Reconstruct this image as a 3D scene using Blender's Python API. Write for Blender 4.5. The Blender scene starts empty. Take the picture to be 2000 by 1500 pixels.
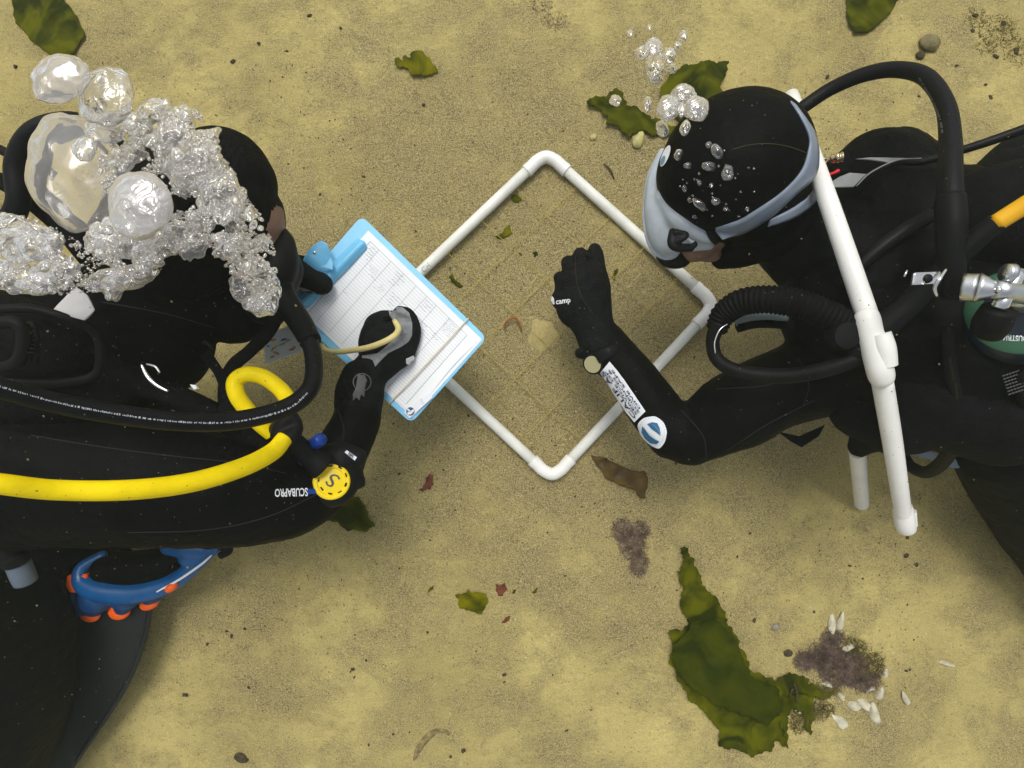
import bpy, bmesh, math, random
import numpy as np
from mathutils import Vector, Matrix, noise
from mathutils.bvhtree import BVHTree
from mathutils.geometry import delaunay_2d_cdt

random.seed(7); np.random.seed(7)
SC = bpy.context.scene
R_ = math.radians

# ------------------------------------------------------------------ camera, world, sun, exposure
CZ = 1.30                      # camera height above the sand
LENS = 20.0
F = 2000*LENS/36.0             # focal length in photo pixels
cd = bpy.data.cameras.new('camera'); cam = bpy.data.objects.new('camera', cd)
SC.collection.objects.link(cam); SC.camera = cam
cd.lens = LENS; cd.sensor_width = 36; cd.clip_start = 0.02; cd.clip_end = 400
cam.location = (0, 0, CZ)

SUN_EL, SUN_AZ = R_(64), R_(100)     # azimuth of the sun, counter-clockwise from +X
w = bpy.data.worlds.new('World'); SC.world = w; w.use_nodes = True
nt = w.node_tree; nt.nodes.clear()
sky = nt.nodes.new('ShaderNodeTexSky'); sky.sky_type = 'NISHITA'; sky.sun_disc = False
sky.sun_elevation = SUN_EL; sky.sun_rotation = R_(90) - SUN_AZ
sky.dust_density = 3.0; sky.air_density = 0.8; sky.ozone_density = 1.0
hs = nt.nodes.new('ShaderNodeHueSaturation'); hs.inputs['Saturation'].default_value = 0.22
tint = nt.nodes.new('ShaderNodeMix'); tint.data_type = 'RGBA'; tint.blend_type = 'MULTIPLY'
tint.inputs['Factor'].default_value = 1.0; tint.inputs['B'].default_value = (0.97, 0.99, 0.99, 1)
bg = nt.nodes.new('ShaderNodeBackground'); bg.inputs['Strength'].default_value = 0.15
wo = nt.nodes.new('ShaderNodeOutputWorld')
nt.links.new(sky.outputs[0], hs.inputs['Color']); nt.links.new(hs.outputs[0], tint.inputs['A'])
nt.links.new(tint.outputs['Result'], bg.inputs['Color']); nt.links.new(bg.outputs[0], wo.inputs[0])

sl = bpy.data.lights.new('sun', 'SUN'); sun = bpy.data.objects.new('sun', sl)
SC.collection.objects.link(sun)
sl.energy = 1.7; sl.angle = R_(24); sl.color = (1.0, 0.96, 0.88)
dvec = Vector((math.cos(SUN_EL)*math.cos(SUN_AZ), math.cos(SUN_EL)*math.sin(SUN_AZ), math.sin(SUN_EL)))
sun.rotation_euler = dvec.to_track_quat('Z', 'Y').to_euler(); sun.location = dvec*5
SC.view_settings.view_transform = 'Standard'; SC.view_settings.look = 'None'
SC.view_settings.exposure = 0.13; SC.view_settings.gamma = 1.0
SC.cycles.use_denoising = True
SC.cycles.max_bounces = 12; SC.cycles.transparent_max_bounces = 24
SC.cycles.transmission_bounces = 12; SC.cycles.caustics_reflective = False
SC.cycles.caustics_refractive = True

# ------------------------------------------------------------------ helpers
def P(x, y, z):
    """photo pixel (2000 x 1500) seen at height z -> point of the place"""
    k = (CZ - z)/F
    return Vector(((x-1000)*k, (750-y)*k, z))
def K(z): return (CZ - z)/F
def smooth(me):
    for p in me.polygons: p.use_smooth = True
def link(name, me, mats=None, parent=None, sm=True):
    o = bpy.data.objects.new(name, me); SC.collection.objects.link(o)
    if mats is not None:
        for m in (mats if isinstance(mats, (list, tuple)) else [mats]): me.materials.append(m)
    if sm: smooth(me)
    if parent is not None:
        o.parent = parent; o.matrix_parent_inverse = parent.matrix_world.inverted() if False else Matrix.Translation(-parent.location)
    return o
def tag(o, label=None, cat=None, group=None, kind=None):
    if label: o['label'] = label
    if cat: o['category'] = cat
    if group: o['group'] = group
    if kind: o['kind'] = kind
    return o
def thing(name, loc, label, cat, group=None):
    o = bpy.data.objects.new(name, None); SC.collection.objects.link(o)
    o.location = loc; o.empty_display_size = 0.02
    return tag(o, label, cat, group)
def obj(name, bm, mats, parent=None, sm=True):
    me = bpy.data.meshes.new(name); bm.normal_update(); bm.to_mesh(me); bm.free()
    return link(name, me, mats, parent, sm)
def crv(pts, n=8):
    """Catmull-Rom through tuples of any length"""
    A = [np.array(p, float) for p in pts]
    A = [2*A[0]-A[1]] + A + [2*A[-1]-A[-2]]
    out = []
    for i in range(1, len(A)-2):
        p0, p1, p2, p3 = A[i-1:i+3]
        for k in range(n):
            t = k/n
            out.append(0.5*((2*p1)+(-p0+p2)*t+(2*p0-5*p1+4*p2-p3)*t*t+(-p0+3*p1-3*p2+p3)*t**3))
    out.append(A[-2]); return out
def sweep(bm, pts, rad, seg=16, cap=True, flat=1.0, mi=0):
    """tube through world points pts with radius rad[i]; flat squeezes it along its own up axis"""
    pts = [Vector(p) for p in pts]; n = len(pts)
    up = Vector((0, 0, 1)); rings = []
    for i in range(n):
        t = (pts[min(i+1, n-1)]-pts[max(i-1, 0)]).normalized()
        s = t.cross(up)
        if s.length < 0.15:
            s = t.cross(Vector((0, 1, 0))) if i == 0 else side - t*side.dot(t)
        s.normalize()
        if i and s.dot(side) < 0: s = -s
        side = s
        u = s.cross(t).normalized()
        rings.append([bm.verts.new(pts[i]+(s*math.cos(a)+u*math.sin(a)*flat)*rad[i])
                      for a in [2*math.pi*k/seg for k in range(seg)]])
    for i in range(n-1):
        for k in range(seg):
            f = bm.faces.new((rings[i][k], rings[i][(k+1) % seg], rings[i+1][(k+1) % seg], rings[i+1][k])); f.material_index = mi
    if cap:
        for r, s in ((rings[0], 1), (rings[-1], -1)):
            f = bm.faces.new(r[::-s] if s > 0 else r); f.material_index = mi
def tube(name, pts, mat, parent=None, n=8, seg=18, flat=1.0, ripple=None, cap=True):
    """pts: (px, py, z, radius in photo pixels)"""
    c = crv(pts, n) if len(pts) > 2 else [np.array(pts[0], float)*(1-t)+np.array(pts[1], float)*t for t in np.linspace(0, 1, n+1)]
    W = [P(*p[:3]) for p in c]; r = [p[3]*K(p[2]) for p in c]
    if ripple:
        d = 0
        for i in range(len(W)):
            if i: d += (W[i]-W[i-1]).length
            r[i] *= 1+ripple[0]*(math.sin(2*math.pi*d/ripple[1]))
    bm = bmesh.new(); sweep(bm, W, r, seg, cap, flat)
    bmesh.ops.recalc_face_normals(bm, faces=bm.faces)
    return obj(name, bm, mat, parent)
def ball(bm, c, r, sub=3, rot=None):
    m = Matrix.Translation(c) @ (rot or Matrix.Identity(4)) @ Matrix.Diagonal((*r, 1))
    bmesh.ops.create_icosphere(bm, subdivisions=sub, radius=1, matrix=m)
_ICO = {}
def many(name, items, m, sub=1):
    """one mesh of many small grains: items = (centre, (sx, sy, sz), turn about z)"""
    if sub not in _ICO:
        b = bmesh.new(); bmesh.ops.create_icosphere(b, subdivisions=sub, radius=1)
        _ICO[sub] = (np.array([v.co[:] for v in b.verts]), np.array([[v.index for v in f.verts] for f in b.faces])); b.free()
    V0, F0 = _ICO[sub]; V, Fs = [], []
    for i, (c, sc, a) in enumerate(items):
        q = V0*np.array(sc); ca, sa = math.cos(a), math.sin(a)
        V.append(np.stack([q[:, 0]*ca-q[:, 1]*sa, q[:, 0]*sa+q[:, 1]*ca, q[:, 2]], 1)+np.array(c)); Fs.append(F0+i*len(V0))
    me = bpy.data.meshes.new(name); me.from_pydata(np.concatenate(V).tolist(), [], np.concatenate(Fs).tolist()); me.update()
    return link(name, me, m)
def flesh(name, chains, mats, parent=None, voxel=0.006, it=4, balls=(), wrinkle=0.0, wscale=12, post=None):
    """one continuous surface grown round chains of joints (px, py, z, radius px) and balls (px, py, z, rx, ry, rz px[, angle])"""
    bm = bmesh.new()
    for ch in chains:
        c = crv(ch, 8) if len(ch) > 2 else [np.array(ch[0], float)*(1-t)+np.array(ch[1], float)*t for t in np.linspace(0, 1, 9)]
        W = [P(*p[:3]) for p in c]; r = [p[3]*K(p[2]) for p in c]
        sweep(bm, W, r, 20)
        ball(bm, W[0], (r[0],)*3); ball(bm, W[-1], (r[-1],)*3)
    for b in balls:
        k = K(b[2]); rot = Matrix.Rotation(R_(b[6]), 4, 'Z') if len(b) > 6 else None
        ball(bm, P(*b[:3]), (b[3]*k, b[4]*k, b[5]*k), 4, rot)
    bmesh.ops.recalc_face_normals(bm, faces=bm.faces)
    me = bpy.data.meshes.new(name+'_draft'); bm.to_mesh(me); bm.free()
    tmp = bpy.data.objects.new(name+'_draft', me); SC.collection.objects.link(tmp)
    m = tmp.modifiers.new('r', 'REMESH'); m.mode = 'VOXEL'; m.voxel_size = voxel
    m = tmp.modifiers.new('s', 'SMOOTH'); m.factor = 0.6; m.iterations = it
    dg = bpy.context.evaluated_depsgraph_get(); dg.update()
    me2 = bpy.data.meshes.new_from_object(tmp.evaluated_get(dg)); me2.name = name
    bpy.data.objects.remove(tmp); bpy.data.meshes.remove(me)
    if wrinkle:
        nn = [v.normal.copy() for v in me2.vertices]
        for v, q in zip(me2.vertices, nn):
            p = v.co*wscale
            d = noise.noise(Vector((p.x, p.y*0.6, p.z))) + 0.6*(0.5-abs(noise.noise(p*2.3)))
            v.co += q*d*wrinkle
    me2.update()
    o = link(name, me2, mats, parent)
    if post: post(me2)
    return o
def fill(outline, step, z, mi=0):
    """triangulated sheet inside a pixel outline -> (2D points, triangles)"""
    A = np.array(outline); lo, hi = A.min(0), A.max(0)
    vs = [Vector(p) for p in outline]; n = len(vs)
    for gx in np.arange(lo[0]+step*.5, hi[0], step):
        for gy in np.arange(lo[1]+step*.5, hi[1], step):
            x, y = gx+random.uniform(-.2, .2)*step, gy+random.uniform(-.2, .2)*step
            ins = False
            for i in range(n):
                x1, y1 = vs[i]; x2, y2 = vs[i-1]
                if (y1 > y) != (y2 > y) and x < (x2-x1)*(y-y1)/(y2-y1)+x1: ins = not ins
            if ins: vs.append(Vector((x, y)))
    r = delaunay_2d_cdt(vs, [], [list(range(n))], 1, 1e-4)
    return r[0], r[2]
def tree_of(*os_):
    V, T = [], []
    for o in os_:
        b = len(V); V += [o.matrix_world @ v.co if not o.parent else v.co.copy() for v in o.data.vertices]
        T += [[b+i for i in p.vertices] for p in o.data.polygons]
    return BVHTree.FromPolygons(V, T)
EYE = Vector((0, 0, CZ))
def onto(tree, x, y, off=0.0012, zmax=CZ-.05):
    d = (P(x, y, 0)-EYE).normalized()
    h = tree.ray_cast(EYE, d)
    if h[0] is None: return None
    return h[0] + h[1]*off*(1 if h[1].dot(d) < 0 else -1)
def decal(name, outline, tree, mat, parent=None, step=6, off=0.0012, dens=True):
    """a patch lying on the surface beneath it"""
    o2 = []
    for i in range(len(outline)):
        a, b = outline[i], outline[(i+1) % len(outline)]
        m = max(1, int(math.hypot(a[0]-b[0], a[1]-b[1])/step)) if dens else 1
        for k in range(m): o2.append((a[0]+(b[0]-a[0])*k/m, a[1]+(b[1]-a[1])*k/m))
    v, t = fill(o2, step, 0)
    bm = bmesh.new(); B = []
    for p in v:
        q = onto(tree, p.x, p.y, off); B.append(bm.verts.new(q) if q is not None else None)
    for f in t:
        if all(B[i] is not None for i in f):
            try: bm.faces.new([B[i] for i in f][::-1])
            except ValueError: pass
    return obj(name, bm, mat, parent)
FONT = None
def glyphs(txt, cx, cy, h, ang, sx=1.0, bold=0.0):
    """text outlines in photo pixels: h cap height px, ang clockwise on the photo; returns verts, polys"""
    cu = bpy.data.curves.new('t', 'FONT'); cu.body = txt; cu.align_x = 'CENTER'; cu.align_y = 'CENTER'
    cu.size = 1.0; cu.offset = bold; cu.resolution_u = 3
    o = bpy.data.objects.new('t', cu); SC.collection.objects.link(o)
    dg = bpy.context.evaluated_depsgraph_get(); dg.update()
    me = bpy.data.meshes.new_from_object(o.evaluated_get(dg))
    a = R_(ang); V = []
    for v in me.vertices:
        x, y = v.co.x*h/0.7*sx, v.co.y*h/0.7
        V.append((cx+x*math.cos(a)+y*math.sin(a), cy+x*math.sin(a)-y*math.cos(a)))
    T = [list(p.vertices) for p in me.polygons]
    bpy.data.objects.remove(o); bpy.data.curves.remove(cu); bpy.data.meshes.remove(me)
    return V, T
def text_bm(bm, txt, cx, cy, h, ang, tree=None, z=None, sx=1.0, bold=0.0, off=0.0018, mi=0):
    V, T = glyphs(txt, cx, cy, h, ang, sx, bold)
    B = [bm.verts.new(q) if (q := (onto(tree, x, y, off) if tree else P(x, y, z))) is not None else None for x, y in V]
    for f in T:
        if all(B[i] is not None for i in f):
            try: bm.faces.new([B[i] for i in f]).material_index = mi
            except ValueError: pass
def disc_pts(cx, cy, rx, ry=None, n=40, ang=0):
    ry = ry or rx; a0 = R_(ang)
    return [(cx+rx*math.cos(a)*math.cos(a0)-ry*math.sin(a)*math.sin(a0), cy+rx*math.cos(a)*math.sin(a0)+ry*math.sin(a)*math.cos(a0))
            for a in [2*math.pi*k/n for k in range(n)]]
def lathe(name, base, axis, prof, mat, parent=None, seg=40):
    """prof: list of (distance along axis, radius) in metres"""
    ax = Vector(axis).normalized(); q = ax.to_track_quat('Z', 'Y').to_matrix()
    bm = bmesh.new(); R = []
    for h, r in prof:
        R.append([bm.verts.new(Vector(base)+q @ Vector((max(r, 1e-5)*math.cos(a), max(r, 1e-5)*math.sin(a), h))) for a in [2*math.pi*k/seg for k in range(seg)]])
    for i in range(len(R)-1):
        for k in range(seg): bm.faces.new((R[i][k], R[i][(k+1) % seg], R[i+1][(k+1) % seg], R[i+1][k]))
    bm.faces.new(R[0][::-1]); bm.faces.new(R[-1])
    o = obj(name, bm, mat, parent); 
    try: o.data.set_sharp_from_angle(angle=R_(35))
    except Exception: pass
    return o
def slab(name, outline, z, th, mat, parent=None, bevel=0.0008, zf=None):
    """flat plate of thickness th with its top at z (z may be a function of pixel)"""
    bm = bmesh.new(); zz = zf or (lambda x, y: z)
    top = [bm.verts.new(P(x, y, zz(x, y))) for x, y in outline]
    bot = [bm.verts.new(v.co-Vector((0, 0, th))) for v in top]
    n = len(top)
    f = bm.faces.new(top[::-1]); bm.faces.new(bot)
    for i in range(n): bm.faces.new((top[i], top[(i+1) % n], bot[(i+1) % n], bot[i]))
    bmesh.ops.recalc_face_normals(bm, faces=bm.faces)
    if bevel:
        es = [e for e in bm.edges if len(e.link_faces) == 2 and e.calc_face_angle(0) > 1.0 and abs(e.verts[0].co.z-e.verts[1].co.z) < th*.5]
        bmesh.ops.bevel(bm, geom=es, offset=bevel, segments=2, affect='EDGES')
    return obj(name, bm, mat, parent, False)
def roundpoly(c, r, n=6):
    out = []
    for i in range(len(c)):
        p, a, b = Vector(c[i]), Vector(c[i-1]), Vector(c[(i+1) % len(c)])
        d1, d2 = (a-p).normalized(), (b-p).normalized()
        for k in range(n+1):
            t = k/n; s = p+d1*r; e = p+d2*r
            out.append(tuple(s*(1-t)**2+p*2*t*(1-t)+e*t*t))
    return out

# ------------------------------------------------------------------ materials
def mat(name, col, rough=0.6, spec=0.3, metal=0.0, var=0.0, vscale=30, bump=0.0, bscale=80, trans=0.0, sss=0.0, coat=0.0, tl=0.0, speck=None, detail=4):
    m = bpy.data.materials.new(name); m.use_nodes = True; t = m.node_tree; b = t.nodes['Principled BSDF']
    b.inputs['Base Color'].default_value = (*col, 1); b.inputs['Roughness'].default_value = rough
    b.inputs['Specular IOR Level'].default_value = spec; b.inputs['Metallic'].default_value = metal
    b.inputs['Coat Weight'].default_value = coat
    if trans: b.inputs['Transmission Weight'].default_value = trans; b.inputs['IOR'].default_value = 1.1
    if sss:
        b.inputs['Subsurface Weight'].default_value = sss; b.inputs['Subsurface Radius'].default_value = (.01, .008, .006)
    tc = t.nodes.new('ShaderNodeTexCoord')
    src = None
    if var:
        n = t.nodes.new('ShaderNodeTexNoise'); n.inputs['Scale'].default_value = vscale; n.inputs['Detail'].default_value = detail
        t.links.new(tc.outputs['Object'], n.inputs['Vector'])
        cr = t.nodes.new('ShaderNodeValToRGB')
        cr.color_ramp.elements[0].position = 0.3; cr.color_ramp.elements[1].position = 0.7
        cr.color_ramp.elements[0].color = (*[c*(1-var) for c in col], 1)
        cr.color_ramp.elements[1].color = (*[min(1, c*(1+var)) for c in col], 1)
        t.links.new(n.outputs[0], cr.inputs[0]); src = cr.outputs[0]
    if speck:
        n = t.nodes.new('ShaderNodeTexVoronoi'); n.inputs['Scale'].default_value = speck[0]
        t.links.new(tc.outputs['Object'], n.inputs['Vector'])
        mr = t.nodes.new('ShaderNodeMath'); mr.operation = 'LESS_THAN'; mr.inputs[1].default_value = speck[1]
        t.links.new(n.outputs['Distance'], mr.inputs[0])
        mx = t.nodes.new('ShaderNodeMix'); mx.data_type = 'RGBA'
        t.links.new(mr.outputs[0], mx.inputs['Factor'])
        if src: t.links.new(src, mx.inputs['A'])
        else: mx.inputs['A'].default_value = (*col, 1)
        mx.inputs['B'].default_value = (*speck[2], 1); src = mx.outputs['Result']
    if src: t.links.new(src, b.inputs['Base Color'])
    if bump:
        n = t.nodes.new('ShaderNodeTexNoise'); n.inputs['Scale'].default_value = bscale; n.inputs['Detail'].default_value = 5
        t.links.new(tc.outputs['Object'], n.inputs['Vector'])
        bp = t.nodes.new('ShaderNodeBump'); bp.inputs['Strength'].default_value = bump; bp.inputs['Distance'].default_value = 0.01
        t.links.new(n.outputs[0], bp.inputs['Height']); t.links.new(bp.outputs[0], b.inputs['Normal'])
    if tl:
        tr = t.nodes.new('ShaderNodeBsdfTranslucent'); ms = t.nodes.new('ShaderNodeMixShader'); ms.inputs[0].default_value = tl
        if src: t.links.new(src, tr.inputs[0])
        else: tr.inputs[0].default_value = (*col, 1)
        out = t.nodes['Material Output']
        t.links.new(b.outputs[0], ms.inputs[1]); t.links.new(tr.outputs[0], ms.inputs[2]); t.links.new(ms.outputs[0], out.inputs[0])
    return m
M = {}
M['suit'] = mat('neoprene_black', (.0018, .0020, .0022), .62, .07, var=.5, vscale=18, bump=.35, bscale=55)
M['suit2'] = mat('neoprene_worn', (.0040, .0043, .0042), .75, .07, var=.5, vscale=40, bump=.5, bscale=120)
M['glove'] = mat('glove_knit', (.0068, .0076, .0084), .8, .08, var=.4, vscale=60, bump=.5, bscale=260)
M['palm'] = mat('palm_grey', (.2, .21, .22), .6, .3, var=.25, vscale=60, bump=.4, bscale=150)
M['rubber'] = mat('rubber_black', (.0045, .005, .006), .45, .14, var=.3, vscale=50, bump=.1, bscale=200)
M['vest'] = mat('vest_fabric', (.0040, .0042, .005), .75, .08, var=.4, vscale=90, bump=.35, bscale=300)
M['plast'] = mat('plastic_dark', (.0055, .006, .0065), .55, .12, var=.2)
M['yellow'] = mat('hose_yellow', (.92, .70, .002), .5, .18, var=.08, vscale=40, bump=.06, bscale=120)
M['ylid'] = mat('cover_yellow', (.9, .66, .005), .35, .45)
M['cream'] = mat('tubing_cream', (.62, .53, .22), .5, .3, var=.12, vscale=60)
M['pvc'] = mat('pvc_white', (.74, .74, .68), .45, .35, var=.13, vscale=16, speck=(420, .12, (.5, .48, .4)))
M['pvc2'] = mat('pvc_clean', (.80, .79, .75), .4, .4, var=.08, vscale=14, speck=(300, .09, (.55, .52, .42)))
M['board'] = mat('board_blue', (.23, .58, .85), .4, .4, var=.05, vscale=30)
M['clip'] = mat('clip_blue', (.16, .50, .78), .35, .45, var=.06, vscale=40)
M['paper'] = mat('paper', (.83, .85, .87), .6, .25, var=.04, vscale=14)
M['ink'] = mat('ink_line', (.30, .33, .40), .7, .1)
M['pen'] = mat('pencil_mark', (.16, .18, .28), .7, .1)
M['darkink'] = mat('dark_ink', (.02, .035, .08), .6, .2)
M['skin'] = mat('skin', (.24, .14, .10), .55, .35, sss=.2, var=.12, vscale=40)
M['mask'] = mat('silicone_pale', (.66, .73, .80), .3, .4, var=.16, vscale=22, tl=.4, trans=.0)
M['strap'] = mat('silicone_strap', (.26, .31, .39), .32, .45, var=.15, vscale=30, tl=.15)
M['steel'] = mat('chrome', (.78, .78, .78), .16, .5, metal=1.0)
M['satin'] = mat('satin_metal', (.62, .63, .64), .32, .5, metal=1.0, var=.08)
M['blue'] = mat('fin_blue', (.004, .09, .27), .35, .45, var=.12, vscale=30)
M['knob'] = mat('knob_blue', (.003, .045, .30), .4, .4)
M['orange'] = mat('fin_orange', (.95, .13, .01), .45, .35, var=.06)
M['blade'] = mat('fin_blade', (.013, .014, .015), .5, .3, var=.3, vscale=10)
M['white'] = mat('label_white', (.78, .80, .84), .55, .3)
M['teal'] = mat('logo_teal', (.02, .13, .27), .5, .3)
M['grey'] = mat('panel_grey', (.24, .25, .25), .6, .3, var=.15, vscale=30)
M['red'] = mat('lens_red', (.8, .01, .02), .3, .5)
M['green'] = mat('label_green', (.05, .15, .085), .45, .4)
M['string'] = mat('string_yellow', (.48, .37, .08), .6, .3)
M['card'] = mat('card_pale', (.62, .66, .64), .5, .3)
M['ochre'] = mat('card_ochre', (.45, .28, .07), .6, .2)
M['watch'] = mat('watch_dial', (.40, .37, .20), .35, .5)
M['stone'] = mat('stone_dark', (.075, .058, .035), .9, .04, var=.5, vscale=90, bump=.5, bscale=200)
M['pebble'] = mat('pebble_olive', (.42, .38, .14), .4, .4, var=.25, vscale=70)
M['shell'] = mat('shell_white', (.54, .50, .37), .5, .25, var=.3, vscale=45)
M['brownleaf'] = mat('leaf_brown', (.12, .07, .012), .45, .35, var=.5, vscale=30, bump=.3, bscale=60, tl=.3)
M['redleaf'] = mat('leaf_red', (.17, .045, .022), .5, .3, var=.4, vscale=60, tl=.25)
M['mauve'] = mat('tuft_mauve', (.19, .135, .11), .8, .15, var=.5, vscale=60)
M['olive'] = mat('tuft_olive', (.15, .125, .035), .8, .15, var=.5, vscale=60)
M['hair'] = mat('hair', (.006, .005, .004), .5, .3)
M['mound'] = mat('mound_sand', (.40, .325, .14), .9, .05, var=.14, vscale=160, bump=.2, bscale=400)
M['mote'] = mat('mote', (.17, .15, .075), .9, .1)

def kelp_mat(name, dark, light, lo=.40, hi=.62):
    m = bpy.data.materials.new(name); m.use_nodes = True; t = m.node_tree; b = t.nodes['Principled BSDF']
    tc = t.nodes.new('ShaderNodeTexCoord')
    n = t.nodes.new('ShaderNodeTexNoise'); n.inputs['Scale'].default_value = 11; n.inputs['Detail'].default_value = 6; n.inputs['Distortion'].default_value = 1.2
    t.links.new(tc.outputs['Object'], n.inputs['Vector'])
    r = t.nodes.new('ShaderNodeValToRGB'); r.color_ramp.elements[0].position = lo; r.color_ramp.elements[1].position = hi
    r.color_ramp.elements[0].color = (*dark, 1); r.color_ramp.elements[1].color = (*light, 1)
    t.links.new(n.outputs[0], r.inputs[0]); t.links.new(r.outputs[0], b.inputs['Base Color'])
    b.inputs['Roughness'].default_value = .6; b.inputs['Specular IOR Level'].default_value = .08
    bp = t.nodes.new('ShaderNodeBump'); bp.inputs['Strength'].default_value = .25; bp.inputs['Distance'].default_value = .003
    n2 = t.nodes.new('ShaderNodeTexNoise'); n2.inputs['Scale'].default_value = 45; n2.inputs['Detail'].default_value = 4
    t.links.new(tc.outputs['Object'], n2.inputs['Vector']); t.links.new(n2.outputs[0], bp.inputs['Height']); t.links.new(bp.outputs[0], b.inputs['Normal'])
    tr = t.nodes.new('ShaderNodeBsdfTranslucent'); t.links.new(r.outputs[0], tr.inputs[0])
    ms = t.nodes.new('ShaderNodeMixShader'); ms.inputs[0].default_value = .5
    t.links.new(b.outputs[0], ms.inputs[1]); t.links.new(tr.outputs[0], ms.inputs[2]); t.links.new(ms.outputs[0], t.nodes['Material Output'].inputs[0])
    return m
M['kelp'] = kelp_mat('kelp_green', (.038, .050, .0003), (.175, .185, .0003))
M['kelp2'] = kelp_mat('kelp_bright', (.09, .10, .0004), (.32, .29, .001))

def bubble_mat(name, rim, core, milk=.5, rough=.08, bump=.15, bscale=50, ior=.80):
    """air in water: see-through in the middle, silvery towards the rim; core = share of silver/milk seen face on"""
    m = bpy.data.materials.new(name); m.use_nodes = True; t = m.node_tree; t.nodes.clear(); L = t.links.new
    out = t.nodes.new('ShaderNodeOutputMaterial')
    g = t.nodes.new('ShaderNodeBsdfGlass'); g.inputs['IOR'].default_value = ior; g.inputs['Roughness'].default_value = 0.0
    gl = t.nodes.new('ShaderNodeBsdfGlossy'); gl.inputs['Roughness'].default_value = rough; gl.inputs['Color'].default_value = (.97, .95, .95, 1)
    df = t.nodes.new('ShaderNodeBsdfTranslucent'); df.inputs['Color'].default_value = (.8, .77, .75, 1)
    d2 = t.nodes.new('ShaderNodeBsdfDiffuse'); d2.inputs['Color'].default_value = (.70, .66, .64, 1)
    tc = t.nodes.new('ShaderNodeTexCoord'); n = t.nodes.new('ShaderNodeTexNoise'); n.inputs['Scale'].default_value = bscale
    n.inputs['Detail'].default_value = 2; n.inputs['Distortion'].default_value = 1.2
    L(tc.outputs['Object'], n.inputs['Vector'])
    bp = t.nodes.new('ShaderNodeBump'); bp.inputs['Strength'].default_value = bump; bp.inputs['Distance'].default_value = .01
    L(n.outputs[0], bp.inputs['Height'])
    lw = t.nodes.new('ShaderNodeLayerWeight'); lw.inputs['Blend'].default_value = .5
    if bump:
        for s_ in (g, gl, lw): L(bp.outputs[0], s_.inputs['Normal'])
    pw = t.nodes.new('ShaderNodeMath'); pw.operation = 'POWER'; pw.inputs[1].default_value = 1.6; L(lw.outputs['Facing'], pw.inputs[0])
    mr = t.nodes.new('ShaderNodeMapRange'); mr.inputs['To Min'].default_value = core; mr.inputs['To Max'].default_value = rim; L(pw.outputs[0], mr.inputs['Value'])
    c = t.nodes.new('ShaderNodeMixShader'); c.inputs[0].default_value = .6; L(df.outputs[0], c.inputs[1]); L(d2.outputs[0], c.inputs[2])
    a = t.nodes.new('ShaderNodeMixShader'); a.inputs[0].default_value = milk; L(gl.outputs[0], a.inputs[1]); L(c.outputs[0], a.inputs[2])
    b = t.nodes.new('ShaderNodeMixShader'); L(mr.outputs[0], b.inputs[0]); L(g.outputs[0], b.inputs[1]); L(a.outputs[0], b.inputs[2])
    L(b.outputs[0], out.inputs[0]); return m
M['bub'] = bubble_mat('air_bubble', .75, .10, .45)
M['bubclear'] = bubble_mat('air_bubble_clear', .85, .14, .65, rough=.2, bump=.14, bscale=20, ior=.90)
M['bubmilk'] = bubble_mat('air_bubble_milky', .85, .45, .62, rough=.15, bump=.5, bscale=40)
M['bubsoft'] = bubble_mat('air_bubble_soft', .80, .12, .55, rough=.14, bump=.42, bscale=42)
M['bubmilk2'] = bubble_mat('air_bubble_silver', .85, .28, .55, rough=.12, bump=.45, bscale=55)
M['foam'] = bubble_mat('air_foam', .85, .22, .55, bump=0)
M['bubhaze'] = bubble_mat('air_bubble_hazy', .85, .30, .62, rough=.2, bump=.2, bscale=18, ior=.86)

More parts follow.
